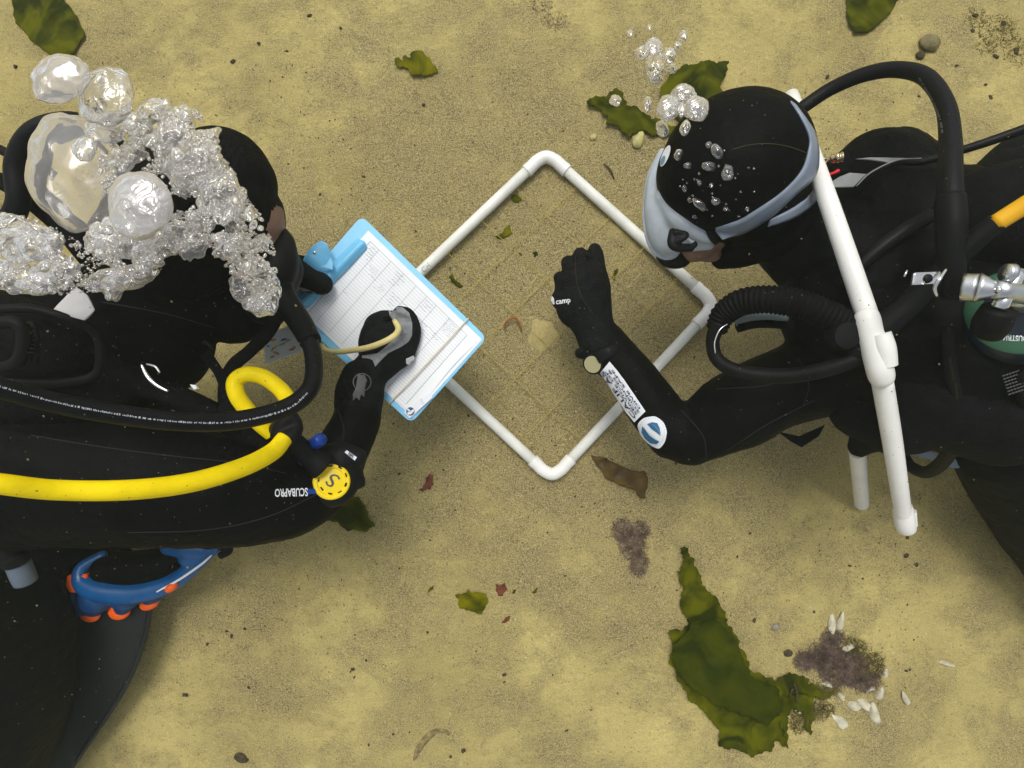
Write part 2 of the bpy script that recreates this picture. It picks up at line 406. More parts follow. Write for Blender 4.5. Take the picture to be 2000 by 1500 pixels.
# seabed: pale sand, coarser darker grains in drifts, soft shade painted in round the frame, scattered bright and dark grains
def sand_mat():
    m = bpy.data.materials.new('sand'); m.use_nodes = True; t = m.node_tree; b = t.nodes['Principled BSDF']
    L = t.links.new
    tc = t.nodes.new('ShaderNodeTexCoord')
    def nz(scale, detail=5, rough=.5, dist=0.0):
        n = t.nodes.new('ShaderNodeTexNoise'); n.inputs['Scale'].default_value = scale; n.inputs['Detail'].default_value = detail
        n.inputs['Roughness'].default_value = rough; n.inputs['Distortion'].default_value = dist
        L(tc.outputs['Object'], n.inputs['Vector']); return n.outputs[0]
    def ramp(src, p0, p1, c0=(0, 0, 0), c1=(1, 1, 1)):
        r = t.nodes.new('ShaderNodeValToRGB'); r.color_ramp.elements[0].position = p0; r.color_ramp.elements[1].position = p1
        r.color_ramp.elements[0].color = (*c0, 1); r.color_ramp.elements[1].color = (*c1, 1); L(src, r.inputs[0]); return r.outputs[0]
    def mix(f, a, bb):
        x = t.nodes.new('ShaderNodeMix'); x.data_type = 'RGBA'
        L(f, x.inputs['Factor'])
        for s, v in (('A', a), ('B', bb)):
            if isinstance(v, tuple): x.inputs[s].default_value = (*v, 1)
            else: L(v, x.inputs[s])
        return x.outputs['Result']
    def mth(op, a, bb):
        x = t.nodes.new('ShaderNodeMath'); x.operation = op
        for i, v in enumerate((a, bb)):
            if isinstance(v, (int, float)): x.inputs[i].default_value = v
            else: L(v, x.inputs[i])
        return x.outputs[0]
    base = ramp(nz(3.2, 5), .33, .68, (.385, .312, .108), (.635, .522, .188))
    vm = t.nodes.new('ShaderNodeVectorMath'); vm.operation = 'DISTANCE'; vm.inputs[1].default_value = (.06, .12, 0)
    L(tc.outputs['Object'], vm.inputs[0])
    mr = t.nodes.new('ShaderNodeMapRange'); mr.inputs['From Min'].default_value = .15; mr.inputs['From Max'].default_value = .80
    mr.inputs['To Min'].default_value = .20; mr.inputs['To Max'].default_value = 0; L(vm.outputs['Value'], mr.inputs['Value'])  # falloff from the frame: divers' soft shade painted in, along with rougher sand
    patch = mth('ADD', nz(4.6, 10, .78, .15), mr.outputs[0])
    coarse_shade = ramp(patch, .46, .64)                              # where dark grains gather, plus the shade painted round the frame
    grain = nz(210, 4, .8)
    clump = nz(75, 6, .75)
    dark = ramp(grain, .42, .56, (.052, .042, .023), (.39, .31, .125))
    col = mix(mth('MULTIPLY', coarse_shade, .9), base, dark)
    col = mix(mth('MULTIPLY', ramp(clump, .52, .68), .34), col, (.17, .13, .05))   # crumbs of dark silt
    fine = ramp(nz(420, 3, .75), .40, .60, (.24, .185, .075), (.85, .71, .36))
    col = mix(mth('ADD', mth('MULTIPLY', coarse_shade, .30), .25), col, fine)
    vo = t.nodes.new('ShaderNodeTexVoronoi'); vo.inputs['Scale'].default_value = 120; L(tc.outputs['Object'], vo.inputs['Vector'])
    sp = mth('LESS_THAN', vo.outputs['Distance'], .17)
    sel = t.nodes.new('ShaderNodeSeparateColor'); L(vo.outputs['Color'], sel.inputs[0])
    dk = mth('MULTIPLY', sp, mth('GREATER_THAN', sel.outputs[0], .80))
    wt = mth('MULTIPLY', sp, mth('LESS_THAN', sel.outputs[0], .07))
    col = mix(mth('MULTIPLY', dk, .8), col, (.09, .07, .04)); col = mix(mth('MULTIPLY', wt, .8), col, (.75, .68, .5))
    L(col, b.inputs['Base Color']); b.inputs['Roughness'].default_value = .9; b.inputs['Specular IOR Level'].default_value = .15
    bp = t.nodes.new('ShaderNodeBump'); bp.inputs['Strength'].default_value = .9; bp.inputs['Distance'].default_value = .005
    h = mth('ADD', mth('MULTIPLY', grain, mth('ADD', mth('MULTIPLY', coarse_shade, 1.2), .45)), mth('MULTIPLY', clump, 1.6))
    L(h, bp.inputs['Height']); L(bp.outputs[0], b.inputs['Normal']); return m
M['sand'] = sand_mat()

# ------------------------------------------------------------------ seabed: one sheet, fine near the divers, out to the horizon
def ground_z(x, y):
    v = Vector((x, y, 0))
    z = .012*noise.noise(v*2.1) + .0055*noise.noise(v*7) + .0022*noise.noise(Vector((x*13+y*7, y*20-x*4, 0))) + .0014*noise.noise(v*55)
    r = math.hypot(x, y)
    return z + (.15*noise.noise(v*.2)*min(1, max(0, (r-3)/6)) if r > 3 else 0)
def gcoord(n, inner, outer):
    a = np.linspace(-inner, inner, n); s = a[1]-a[0]; e = []; p = inner
    while p < outer: s *= 1.25; p += s; e.append(p)
    return np.array([-q for q in e[::-1]] + list(a) + e)
gx, gy = gcoord(330, 1.5, 150), gcoord(270, 1.2, 150)
V = [(x, y, ground_z(x, y)) for y in gy for x in gx]
nx = len(gx); Fc = [(j*nx+i, j*nx+i+1, (j+1)*nx+i+1, (j+1)*nx+i) for j in range(len(gy)-1) for i in range(nx-1)]
me = bpy.data.meshes.new('seabed'); me.from_pydata(V, [], Fc); me.update()
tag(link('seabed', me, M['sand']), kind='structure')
def G(px, py):
    p = P(px, py, 0); return ground_z(p.x, p.y)

# ------------------------------------------------------------------ quadrat frame on the sand
QC = {'t': (1067, 298), 'r': (1397, 595), 'b': (1079, 935), 'l': (734, 614)}
QZ = .017
def quadrat():
    c = P(1067, 610, 0)
    t = thing('quadrat_frame', (c.x, c.y, 0), 'white square pipe frame strung with yellow lines on the sand between the divers', 'frame')
    order = ['t', 'r', 'b', 'l']
    for i, k in enumerate(order):
        a, b = Vector(QC[k]), Vector(QC[order[(i+1) % 4]]); d = (b-a).normalized()
        p, q = a+d*38, b-d*38
        o = tube('pipe', [(p.x, p.y, QZ, 10.5), (q.x, q.y, QZ, 10.5)], M['pvc'], t, n=6, seg=24)
        if i == 0:
            bm = bmesh.new(); text_bm(bm, 'SH', 1357, 545, 10, 44, tree_of(o), off=.0006); obj('lettering', bm, M['ink'], o, False)
        if i == 3:
            bm = bmesh.new(); text_bm(bm, 'CH', 832, 523, 10, -43, tree_of(o), off=.0006); obj('lettering', bm, M['ink'], o, False)
    for i, k in enumerate(order):
        c = Vector(QC[k]); d1 = (Vector(QC[order[i-1]])-c).normalized(); d2 = (Vector(QC[order[(i+1) % 4]])-c).normalized()
        path = [c+d1*52, c+d1*40, c+d1*24, c+(d1+d2)*6.5, c+d2*24, c+d2*40, c+d2*52]
        bm = bmesh.new()
        cc = crv([(p.x, p.y, QZ, 12.4) for p in path], 8)
        sweep(bm, [P(*p[:3]) for p in cc], [p[3]*K(p[2]) for p in cc], 24)
        for dd in (d1, d2):      # the raised lip of each socket
            a, b = c+dd*45, c+dd*54
            sweep(bm, [P(a.x, a.y, QZ), P(b.x, b.y, QZ)], [13.0*K(QZ)]*2, 24)
        bmesh.ops.recalc_face_normals(bm, faces=bm.faces)
        o = obj('elbow', bm, M['pvc2'], t)
        try: o.data.set_sharp_from_angle(angle=R_(40))
        except Exception: pass
    T, Rr, B, L_ = [Vector(QC[k]) for k in order]
    for f in (.2, .4, .6, .8):
        for a, b in (((T.lerp(L_, f)), (Rr.lerp(B, f))), ((T.lerp(Rr, f)), (L_.lerp(B, f)))):
            s = random.uniform(-3, 3); a2 = a+(b-a).normalized()*0; b2 = b
            mid = (a2+b2)/2+Vector((s, s))*.4
            zc = QZ+(.003 if f > .5 else 0)
            tube('string', [(a2.x, a2.y, zc, .62), (mid.x, mid.y, zc-.004, .62), (b2.x, b2.y, zc, .62)], M['string'], t, n=6, seg=6)
quadrat()

# ------------------------------------------------------------------ left diver
def left_diver():
    t = thing('person', P(150, 800, 0), 'left diver in black wetsuit writing on the blue clipboard, hooded head covered in bubbles', 'person')
    t.location.z = 0
    def post(me):   # bare skin of the cheek
        c = P(529, 436, .42)
        for p in me.polygons:
            if (p.center-c).length < .030 and p.center.z > .33: p.material_index = 1
    body = flesh('body', [
        [(-420, 860, .30, 190), (-150, 830, .33, 225), (120, 745, .36, 190), (290, 660, .38, 120)],          # trunk
        [(-60, 700, .38, 150), (150, 640, .40, 110), (310, 560, .42, 90)],
        [(230, 700, .38, 120), (340, 560, .40, 105), (400, 440, .42, 90)],                                     # neck
        [(0, 905, .42, 165), (220, 930, .42, 135), (420, 955, .40, 112), (560, 960, .36, 92), (630, 930, .33, 68), (668, 880, .31, 53), (693, 830, .30, 45), (703, 775, .285, 41), (718, 725, .27, 33), (740, 690, .265, 28)],  # right arm
        [(360, 560, .36, 100), (450, 590, .28, 70), (500, 600, .24, 52), (540, 575, .21, 40), (560, 550, .21, 34)],  # left arm
        [(-200, 1000, .28, 200), (60, 1050, .15, 90), (140, 1080, .08, 46), (230, 1105, .07, 36)],           # right leg to the foot
        [(-260, 1000, .28, 200), (-90, 1250, .22, 190), (-60, 1420, .18, 160), (-110, 1600, .12, 110)],        # left leg
    ], [M['suit'], M['skin']], t, voxel=.006, balls=[
        (405, 395, .44, 128, 132, 120), (440, 356, .44, 92, 84, 96), (470, 420, .42, 78, 80, 90),
        (455, 600, .36, 76, 72, 60), (500, 420, .41, 38, 46, 60), (530, 440, .41, 16, 15, 22), (515, 500, .40, 40, 42, 45),
        (40, 800, .38, 200, 190, 120)], wrinkle=.0036, wscale=20, post=post)
    tr = tree_of(body)
    for pts in ([(60, 850), (180, 870), (330, 890), (470, 905), (560, 925)], [(250, 1040), (400, 1035), (520, 1010), (620, 965)], [(660, 800), (672, 840), (664, 880)], [(200, 590), (320, 612), (420, 640)]):
        q = [x for x in (onto(tr, *p, .0002) for p in crv(pts, 14)) if x is not None]
        bm = bmesh.new(); sweep(bm, q, [.0008]*len(q), 6); obj('suit_seam', bm, M['seamdark'], body)
    # hood
    flesh('hood', [[(330, 520, .42, 112), (380, 440, .44, 126), (420, 370, .445, 124), (436, 345, .445, 92)]], M['suit2'], t, voxel=.005,
          balls=[(395, 398, .445, 134, 134, 124), (444, 356, .445, 92, 80, 92), (478, 382, .43, 56, 56, 66)], wrinkle=.001, wscale=22)
    # sleeve lettering, upside down as the camera sees it
    bm = bmesh.new(); text_bm(bm, 'SCUBAPRO', 568, 961, 15, 178, tr, sx=.60, bold=.022, off=.002)
    obj('sleeve_lettering', bm, M['white'], body, False)
    decal('sleeve_dash', [(600, 955), (616, 955), (616, 964), (600, 965)], tr, M['knob'], body, 3, .002)
    # right glove round the pencil, grey palm up
    g = flesh('glove', [
        [(700, 790, .290, 46), (705, 760, .285, 47), (722, 728, .275, 38), (748, 700, .270, 40), (765, 682, .268, 44)],
        [(752, 700, .262, 34), (775, 672, .262, 36), (788, 650, .262, 30)],
        [(785, 690, .262, 26), (806, 660, .262, 15), (808, 632, .268, 12), (796, 612, .276, 11), (780, 606, .280, 9)],    # index
        [(778, 678, .256, 24), (800, 648, .254, 15), (797, 622, .262, 12), (778, 612, .272, 11), (770, 622, .276, 9)],
        [(740, 690, .252, 26), (728, 660, .250, 21), (731, 634, .254, 19), (746, 620, .262, 14), (757, 616, .266, 11)],   # folded fingers
        [(724, 688, .256, 24), (722, 664, .254, 21), (728, 642, .256, 18), (744, 632, .262, 14)],
        [(728, 708, .262, 24), (722, 684, .262, 20), (730, 660, .266, 16), (748, 648, .272, 14), (764, 640, .276, 11)],   # thumb
    ], M['glove'], t, voxel=.0026, it=3, wrinkle=.0006, wscale=60)
    gt = tree_of(g)
    decal('palm_patch', [(757, 604), (770, 600), (786, 601), (799, 611), (805, 630), (804, 655), (797, 668), (784, 677), (768, 685), (758, 690), (744, 704), (733, 716), (728, 703), (717, 700), (708, 700), (708, 695), (722, 693), (738, 690), (754, 677), (768, 664), (776, 650), (778, 636), (770, 628), (762, 616)], gt, M['palm'], g, 4, .0014)
    cuff = [(672, 716), (684, 706), (700, 703), (714, 706), (722, 718), (733, 724)]
    flesh('cuff', [[(684, 752, .296, 25), (694, 728, .292, 24), (704, 716, .288, 18)], [(694, 770, .296, 40), (704, 742, .292, 35)]], M['suit2'], g, voxel=.003, it=3)
    gt = tree_of(g)
    bm = bmesh.new()
    for (a, b, hw) in (((800, 697), (808, 703), 3.4), ((795, 705), (799, 711), 2.6)):
        pass
    decal('wrist_tag', [(792, 700), (806, 694), (810, 700), (802, 706), (797, 714), (792, 708)], gt, M['white'], g, 3, .0015)
    # round emblem with its drawn arm on the forearm
    ft = tree_of(g, bpy.data.objects['cuff'], body)
    bm = bmesh.new()
    for r0, r1, cx, cy in ((17.5, 15.5, 707, 747),):
        ring = [onto(ft, x, y, .0022) for x, y in disc_pts(cx, cy, r0)]; ring2 = [onto(ft, x, y, .0022) for x, y in disc_pts(cx, cy, r1)]
        A = [bm.verts.new(q) if q is not None else None for q in ring]; B = [bm.verts.new(q) if q is not None else None for q in ring2]
        for i in range(len(A)):
            q = (A[i], A[(i+1) % 40], B[(i+1) % 40], B[i])
            if all(x is not None for x in q): bm.faces.new(q)
    obj('emblem_ring', bm, M['plast_l'], body, False)
    decal('emblem', [(699, 733), (712, 733), (716, 744), (712, 758), (711, 776), (705, 770), (702, 782), (696, 776), (690, 783), (689, 770), (696, 756)], ft, M['plast_l'], body, 3, .0022)
    # left hand: thumb on top of the board, fingers beneath
    g2 = flesh('glove', [
        [(510, 600, .250, 42), (540, 570, .235, 38), (562, 548, .232, 36)],
        [(548, 520, .255, 40), (575, 533, .270, 31), (604, 547, .276, 24), (626, 554, .276, 22.5), (629, 555, .276, 21)],
        [(560, 560, .222, 28), (610, 590, .215, 15), (650, 600, .215, 14)], [(565, 540, .222, 28), (620, 566, .215, 15), (668, 575, .215, 14)],
        [(560, 525, .222, 26), (615, 538, .215, 15), (660, 545, .215, 14)], [(555, 515, .222, 22), (605, 514, .215, 13), (640, 518, .215, 12)],
    ], M['glove'], t, voxel=.0028, it=3, wrinkle=.0006, wscale=60)
    decal('palm_patch', [(562, 554), (580, 558), (600, 564), (622, 573), (636, 572), (626, 580), (602, 574), (584, 570), (566, 578), (558, 568)], tree_of(g2), M['palm'], g2, 4, .0015)
    return t
M['seamdark'] = mat('seam_dark', (.016, .017, .018), .6, .2)
M['plast_l'] = mat('print_grey', (.07, .07, .072), .5, .4)
LD = left_diver()

# scuba set of the left diver: vest, tank out of frame, hoses, second stages
def left_gear():
    t = thing('scuba_set', P(60, 700, 0), 'black dive vest of the left diver with bright yellow hose and yellow-faced spare regulator', 'diving gear')
    t.location.z = 0
    flesh('vest', [[(-260, 640, .50, 120), (-60, 660, .52, 105), (110, 690, .50, 85), (190, 705, .47, 48)],
                   [(-200, 760, .48, 90), (60, 770, .48, 70), (220, 775, .46, 42)],
                   [(205, 720, .47, 34), (300, 760, .45, 26), (400, 800, .43, 24), (470, 840, .41, 26), (560, 900, .38, 20)]],
          M['vest'], t, voxel=.006, wrinkle=.002, wscale=25)
    tube('vest_piping', [(-20, 605, .585, 9), (60, 603, .58, 9), (130, 622, .57, 9), (186, 650, .55, 9), (196, 700, .54, 9), (180, 735, .53, 9), (100, 748, .55, 9), (-20, 745, .56, 9)], M['plast'], t)
    tube('shoulder_buckle', [(-10, 632, .615, 11), (30, 630, .615, 12), (46, 655, .61, 12), (38, 700, .605, 12), (10, 716, .6, 11), (-20, 716, .6, 11)], M['plast'], t)
    tube('shoulder_buckle', [(60, 628, .60, 7), (70, 660, .60, 7), (66, 708, .59, 7)], M['plast'], t)
    for k in range(7):
        tube('webbing_rib', [(52, 640+k*8, .608, 2.2), (74, 642+k*8, .602, 2.2)], M['plast'], t, n=2, seg=8)
    tube('strap_loop', [(560, 560, .40, 18), (528, 640, .42, 15), (490, 684, .43, 13), (458, 712, .44, 14), (443, 748, .44, 16), (444, 800, .44, 18), (452, 842, .43, 20)], M['vest'], t, flat=.5)
    tube('lanyard_strap', [(400, 690, .43, 12), (424, 722, .43, 10), (440, 752, .43, 12)], M['vest'], t, flat=.4)
    tube('clip_hook', [(398, 668, .45, 4), (408, 674, .45, 4), (416, 682, .45, 3)], M['plast'], t, n=4)
    tube('d_ring', [(276, 712, .53, 2.5), (288, 735, .53, 4), (306, 752, .53, 4), (328, 764, .53, 2.5)], M['steel'], t)
    tube('d_ring', [(286, 711, .52, 1.6), (303, 716, .52, 2.2), (312, 728, .52, 1.6)], M['satin'], t)
    slab('reflector', [(370, 751), (380, 752), (387, 759), (378, 761)], .50, .004, M['white'], t)
    # black main hose
    hose = tube('main_hose', [(-160, 700, .80, 22), (0, 757, .76, 21), (120, 789, .72, 20.5), (250, 812, .68, 20), (370, 824, .64, 19), (470, 820, .60, 18.5), (560, 796, .56, 18), (606, 758, .53, 17.5),
                       (613, 705, .50, 17), (600, 655, .48, 17), (578, 618, .46, 18), (556, 590, .45, 20)], M['rubber'], t, n=14, seg=24)
    ht = tree_of(hose)
    bm = bmesh.new(); path = crv([(0, 752), (120, 785), (250, 809), (370, 822), (470, 819), (560, 796), (600, 764)], 12)
    random.seed(3)
    for i in range(len(path)-1):
        a, b = path[i], path[i+1]; d = (b-a); L_ = np.linalg.norm(d); d = d/L_; nrm = np.array((-d[1], d[0]))
        s = 0
        while s < L_-2:
            ln = random.choice((2, 2.5, 3, 5)) ; ln = min(ln, L_-s)
            p = a+d*s+nrm*random.uniform(3, 4); q = a+d*(s+ln*.8)+nrm*random.uniform(3, 4); h = random.uniform(1.2, 2.6)
            vs = [onto(ht, *(p-nrm*h), off=.0006), onto(ht, *(q-nrm*h), off=.0006), onto(ht, *(q+nrm*h*.5), off=.0006), onto(ht, *(p+nrm*h*.5), off=.0006)]
            if all(v is not None for v in vs): bm.faces.new([bm.verts.new(v) for v in vs])
            s += ln+random.choice((.6, .8, 1.6, 3))
    obj('hose_print', bm, M['print'], hose, False)
    tube('hose_sleeve', [(607, 668, .485, 21), (590, 636, .47, 23), (570, 606, .455, 24), (552, 580, .45, 26), (545, 560, .45, 27)], M['plast'], t)
    # second stage in the mouth
    flesh('mouth_regulator', [[(515, 600, .40, 34), (530, 560, .41, 38), (547, 515, .41, 36), (556, 478, .40, 22), (551, 458, .39, 15)], [(555, 500, .40, 26), (566, 530, .39, 26), (550, 570, .40, 24)]], M['plast'], t, voxel=.004)
    # yellow hose
    tube('yellow_hose', [(-150, 925, .74, 21), (0, 945, .70, 20.5), (110, 957, .66, 20), (250, 957, .62, 20), (370, 943, .57, 19.5), (470, 914, .52, 18.5), (530, 884, .48, 17.5), (556, 856, .46, 16)], M['yellow'], t, n=14, seg=24)
    tube('yellow_hose', [(570, 800, .43, 14), (562, 780, .435, 15.5), (545, 758, .44, 15.5), (515, 737, .445, 15.5), (482, 731, .45, 15.5), (460, 745, .45, 16), (463, 772, .45, 16), (484, 802, .44, 16), (508, 828, .43, 15.5), (530, 848, .42, 14)], M['yellow'], t, n=14, seg=24)
    # hose holder and spare second stage
    flesh('hose_holder', [[(545, 850, .44, 17), (552, 832, .44, 18), (566, 818, .44, 18), (578, 824, .44, 12)], [(540, 838, .43, 15), (566, 856, .45, 16), (580, 836, .44, 13)]], M['plast'], t, voxel=.003)
    tube('spare_arm', [(548, 840, .44, 21), (575, 865, .43, 20), (605, 890, .41, 22), (632, 912, .40, 28)], M['plast'], t)
    tube('blue_knob', [(612, 868, .405, 12), (622, 861, .425, 13.5), (628, 857, .432, 12)], M['knob'], t, n=4)
    tube('blue_knob', [(588, 903, .40, 6), (592, 899, .41, 6)], M['knob'], t, n=3)
    c = P(650, 937, .36); ax = (EYE-c).normalized()*1.0+Vector((-.05, -.08, 0))
    k = K(.38)
    lathe('spare_regulator', c, ax, [(0, 44*k), (.008, 50*k), (.018, 52*k), (.028, 47*k), (.034, 39*k), (.0345, 36*k)], M['plast'], t)
    flesh('regulator_body', [[(640, 900, .37, 34), (670, 890, .37, 28), (696, 893, .37, 20)], [(672, 930, .36, 38), (698, 940, .36, 16)], [(690, 895, .36, 14), (713, 884, .35, 5)], [(690, 935, .36, 20), (711, 947, .35, 5)],
                                 [(668, 900, .375, 24), (700, 912, .36, 9)]], M['plast'], t, voxel=.003, balls=[(655, 932, .355, 48, 46, 26)])
    lid = lathe('purge_cover', c+ax.normalized()*.034, ax, [(0, 34.5*k), (.004, 34.5*k), (.006, 32*k), (.0063, 27*k), (.0045, 25*k), (.005, 22*k), (.0065, 12*k), (.007, 0)], M['ylid'], t, 64)
    lt = tree_of(lid)
    cx, cy = 650, 937
    bm = bmesh.new()
    for j in range(9):
        a0 = R_(j*40+12); pts = []
        for r in (25.5, 29.0):
            for q in range(5):
                a = a0+R_(19)*(q/4); pts.append((r, a))
        pin = [onto(lt, cx+26*math.cos(a0+R_(17)*q/4), cy+26*math.sin(a0+R_(17)*q/4), .0008) for q in range(5)]
        pou = [onto(lt, cx+29*math.cos(a0+R_(17)*q/4), cy+29*math.sin(a0+R_(17)*q/4), .0008) for q in range(5)]
        for q in range(4):
            v = [pin[q], pin[q+1], pou[q+1], pou[q]]
            if all(x is not None for x in v): bm.faces.new([bm.verts.new(x) for x in v])
    obj('vent_slot', bm, M['plast'], lid, False)
    bm = bmesh.new()
    s = crv([(661, 932), (657, 929), (650, 929), (645, 933), (649, 939), (653, 944), (648, 950), (641, 950), (636, 944)], 6)   # a curled letter shape on the cover
    wd = [1.2, 3.4, 4.6, 5.0, 4.6, 5.0, 4.6, 3.2, 1.0]; W2 = []
    s = crv([(663, 936, 3.5), (659, 930, 3), (651, 928, 3.2), (646, 932, 4.4), (648, 938, 4.6), (650, 944, 4.2), (647, 949, 3.2), (640, 947, 3), (637, 940, 3.5)], 6)
    pr = None
    for i in range(len(s)):
        d = s[min(i+1, len(s)-1)][:2]-s[max(i-1, 0)][:2]; d /= (np.linalg.norm(d)+1e-9); nn = np.array((-d[1], d[0]))*s[i][2]*.55
        a, b = onto(lt, *(s[i][:2]+nn), off=.0009), onto(lt, *(s[i][:2]-nn), off=.0009)
        if a is None or b is None: continue
        cur = (bm.verts.new(a), bm.verts.new(b))
        if pr: bm.faces.new((pr[0], pr[1], cur[1], cur[0]))
        pr = cur
    obj('cover_letter', bm, M['plast_l'], lid, False)
    rb = tree_of(bpy.data.objects['regulator_body'])
    pl = decal('name_plate', [(673, 884), (677, 880), (697, 893), (693, 899)], rb, M['white'], t, 3, .0018)
    bm = bmesh.new(); text_bm(bm, 'R895', 685, 889.5, 5.2, 35, rb, sx=.8, bold=.02, off=.003); obj('plate_print', bm, M['plast'], pl, False)
    # inflator end at the frame's left edge
    tube('inflator_hose', [(-30, 930, .46, 26), (-5, 985, .44, 26), (12, 1030, .42, 27)], M['plast'], t)
    tube('inflator_band', [(-5, 1012, .445, 24), (3, 1028, .44, 24)], M['grey'], t, n=3)
    tube('inflator_hose', [(8, 1035, .40, 18), (20, 1072, .38, 18), (26, 1084, .375, 26), (32, 1096, .37, 26)], M['plast'], t)
    tube('inflator_tip', [(34, 1098, .37, 21), (44, 1122, .365, 21), (50, 1136, .36, 20)], M['tip'], t, n=4)
    # arch of the hose by the left head
    tube('head_hose', [(-60, 500, .50, 22), (-5, 460, .52, 22), (34, 400, .54, 20), (32, 320, .55, 20), (60, 262, .56, 19), (112, 236, .56, 16), (170, 240, .55, 14), (240, 290, .52, 14)], M['rubber'], t)
    tube('harness_bar', [(-60, 270, .52, 9), (0, 292, .52, 9), (50, 322, .52, 9), (90, 350, .50, 9)], M['plast'], t)
    tube('harness_bar', [(-60, 340, .48, 16), (10, 358, .5, 16), (110, 430, .5, 20), (180, 500, .48, 26)], M['vest'], t)
    slab('white_flap', roundpoly([(100, 607), (147, 560), (170, 577), (184, 606), (164, 626)], 4), .56, .003, M['flap'], t, zf=lambda x, y: .56+.0006*(y-600)-.0003*(x-140))
M['flap'] = mat('flap_white', (.55, .54, .55), .5, .3, var=.1)
M['print'] = mat('hose_print', (.42, .43, .47), .5, .3)
M['tip'] = mat('tip_grey', (.11, .14, .18), .45, .4)
left_gear()

# fin of the left diver
def fin():
    t = thing('swim_fin', P(250, 1200, 0), 'blue, orange and black swim fin below the arm of the left diver', 'swim fin')
    t.location.z = 0
    rim = flesh('foot_pocket', [[(425, 1062, .15, 13), (380, 1105, .14, 15), (335, 1138, .13, 18), (270, 1156, .13, 22), (205, 1154, .13, 24), (165, 1138, .13, 20), (160, 1110, .13, 12), (200, 1085, .12, 10)],
                              [(330, 1068, .15, 16), (370, 1068, .15, 24), (400, 1072, .15, 20)], [(365, 1090, .145, 16), (395, 1085, .145, 14)]], M['blue'], t, voxel=.003)
    flesh('foot_opening', [[(205, 1112, .125, 26), (260, 1110, .12, 34), (320, 1100, .12, 30), (345, 1090, .12, 18)]], M['suit'], t, voxel=.004)
    flesh('pocket_base', [[(150, 1165, .105, 26), (165, 1180, .10, 22)], [(190, 1165, .105, 34), (185, 1182, .10, 22)], [(245, 1168, .105, 26), (240, 1185, .10, 16)], [(300, 1158, .105, 20), (292, 1168, .10, 14)]], M['bluedk'], t, voxel=.003)
    for (x, y, rx, ry, a) in ((176, 1198, 21, 17, 12), (233, 1193, 22, 18, -8), (292, 1178, 20, 13, -25), (335, 1147, 13, 8, -35), (126, 1208, 7, 14, 20)):
        bm = bmesh.new(); k = K(.10); ball(bm, P(x, y, .097 if y > 1150 else .15), (rx*k, ry*k, 10*k), 3, Matrix.Rotation(R_(-a), 4, 'Z')); obj('orange_pad', bm, M['orange'], t)
    slab('orange_pad', roundpoly([(130, 1124), (170, 1122), (166, 1146), (154, 1158), (134, 1158), (127, 1144)], 5), .142, .02, M['orange'], t, .002)
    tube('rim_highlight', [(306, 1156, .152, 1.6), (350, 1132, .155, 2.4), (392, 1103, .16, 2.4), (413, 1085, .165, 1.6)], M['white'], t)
    ol = [(128, 1180), (180, 1195), (240, 1195), (296, 1172), (290, 1225), (272, 1290), (240, 1355), (195, 1425), (150, 1490), (95, 1570), (-80, 1620), (-60, 1480), (10, 1420), (60, 1370), (95, 1280), (118, 1220)]
    v, tr = fill([tuple(p) for p in roundpoly(ol, 14, 3)], 16, 0)
    bm = bmesh.new()
    def zz(x, y): return .085-.00010*(y-1190)+.006*math.sin((x+y*.5)/30)
    top = [bm.verts.new(P(p.x, p.y, zz(p.x, p.y))) for p in v]; bot = [bm.verts.new(q.co-Vector((0, 0, .006))) for q in top]
    for f in tr:
        bm.faces.new([top[i] for i in f]); bm.faces.new([bot[i] for i in f][::-1])
    be = [e for e in bm.edges if len(e.link_faces) == 1]; n = len(top)
    idx = {q: i for i, q in enumerate(top)}
    for e in be:
        a, b = e.verts
        if a in idx and b in idx: bm.faces.new((a, b, bot[idx[b]], bot[idx[a]]))
    bmesh.ops.recalc_face_normals(bm, faces=bm.faces)
    obj('blade', bm, M['blade'], t)
    tube('blade_rib', [(293, 1185, .095, 5), (284, 1240, .085, 5), (262, 1305, .08, 5), (225, 1375, .07, 5), (150, 1485, .06, 4)], M['blade'], t)
    tube('heel_tab', [(428, 1060, .15, 12), (446, 1074, .15, 9), (430, 1086, .15, 7)], M['plast'], t)
M['bluedk'] = mat('fin_blue_dark', (.004, .05, .16), .4, .4, var=.2)
fin()

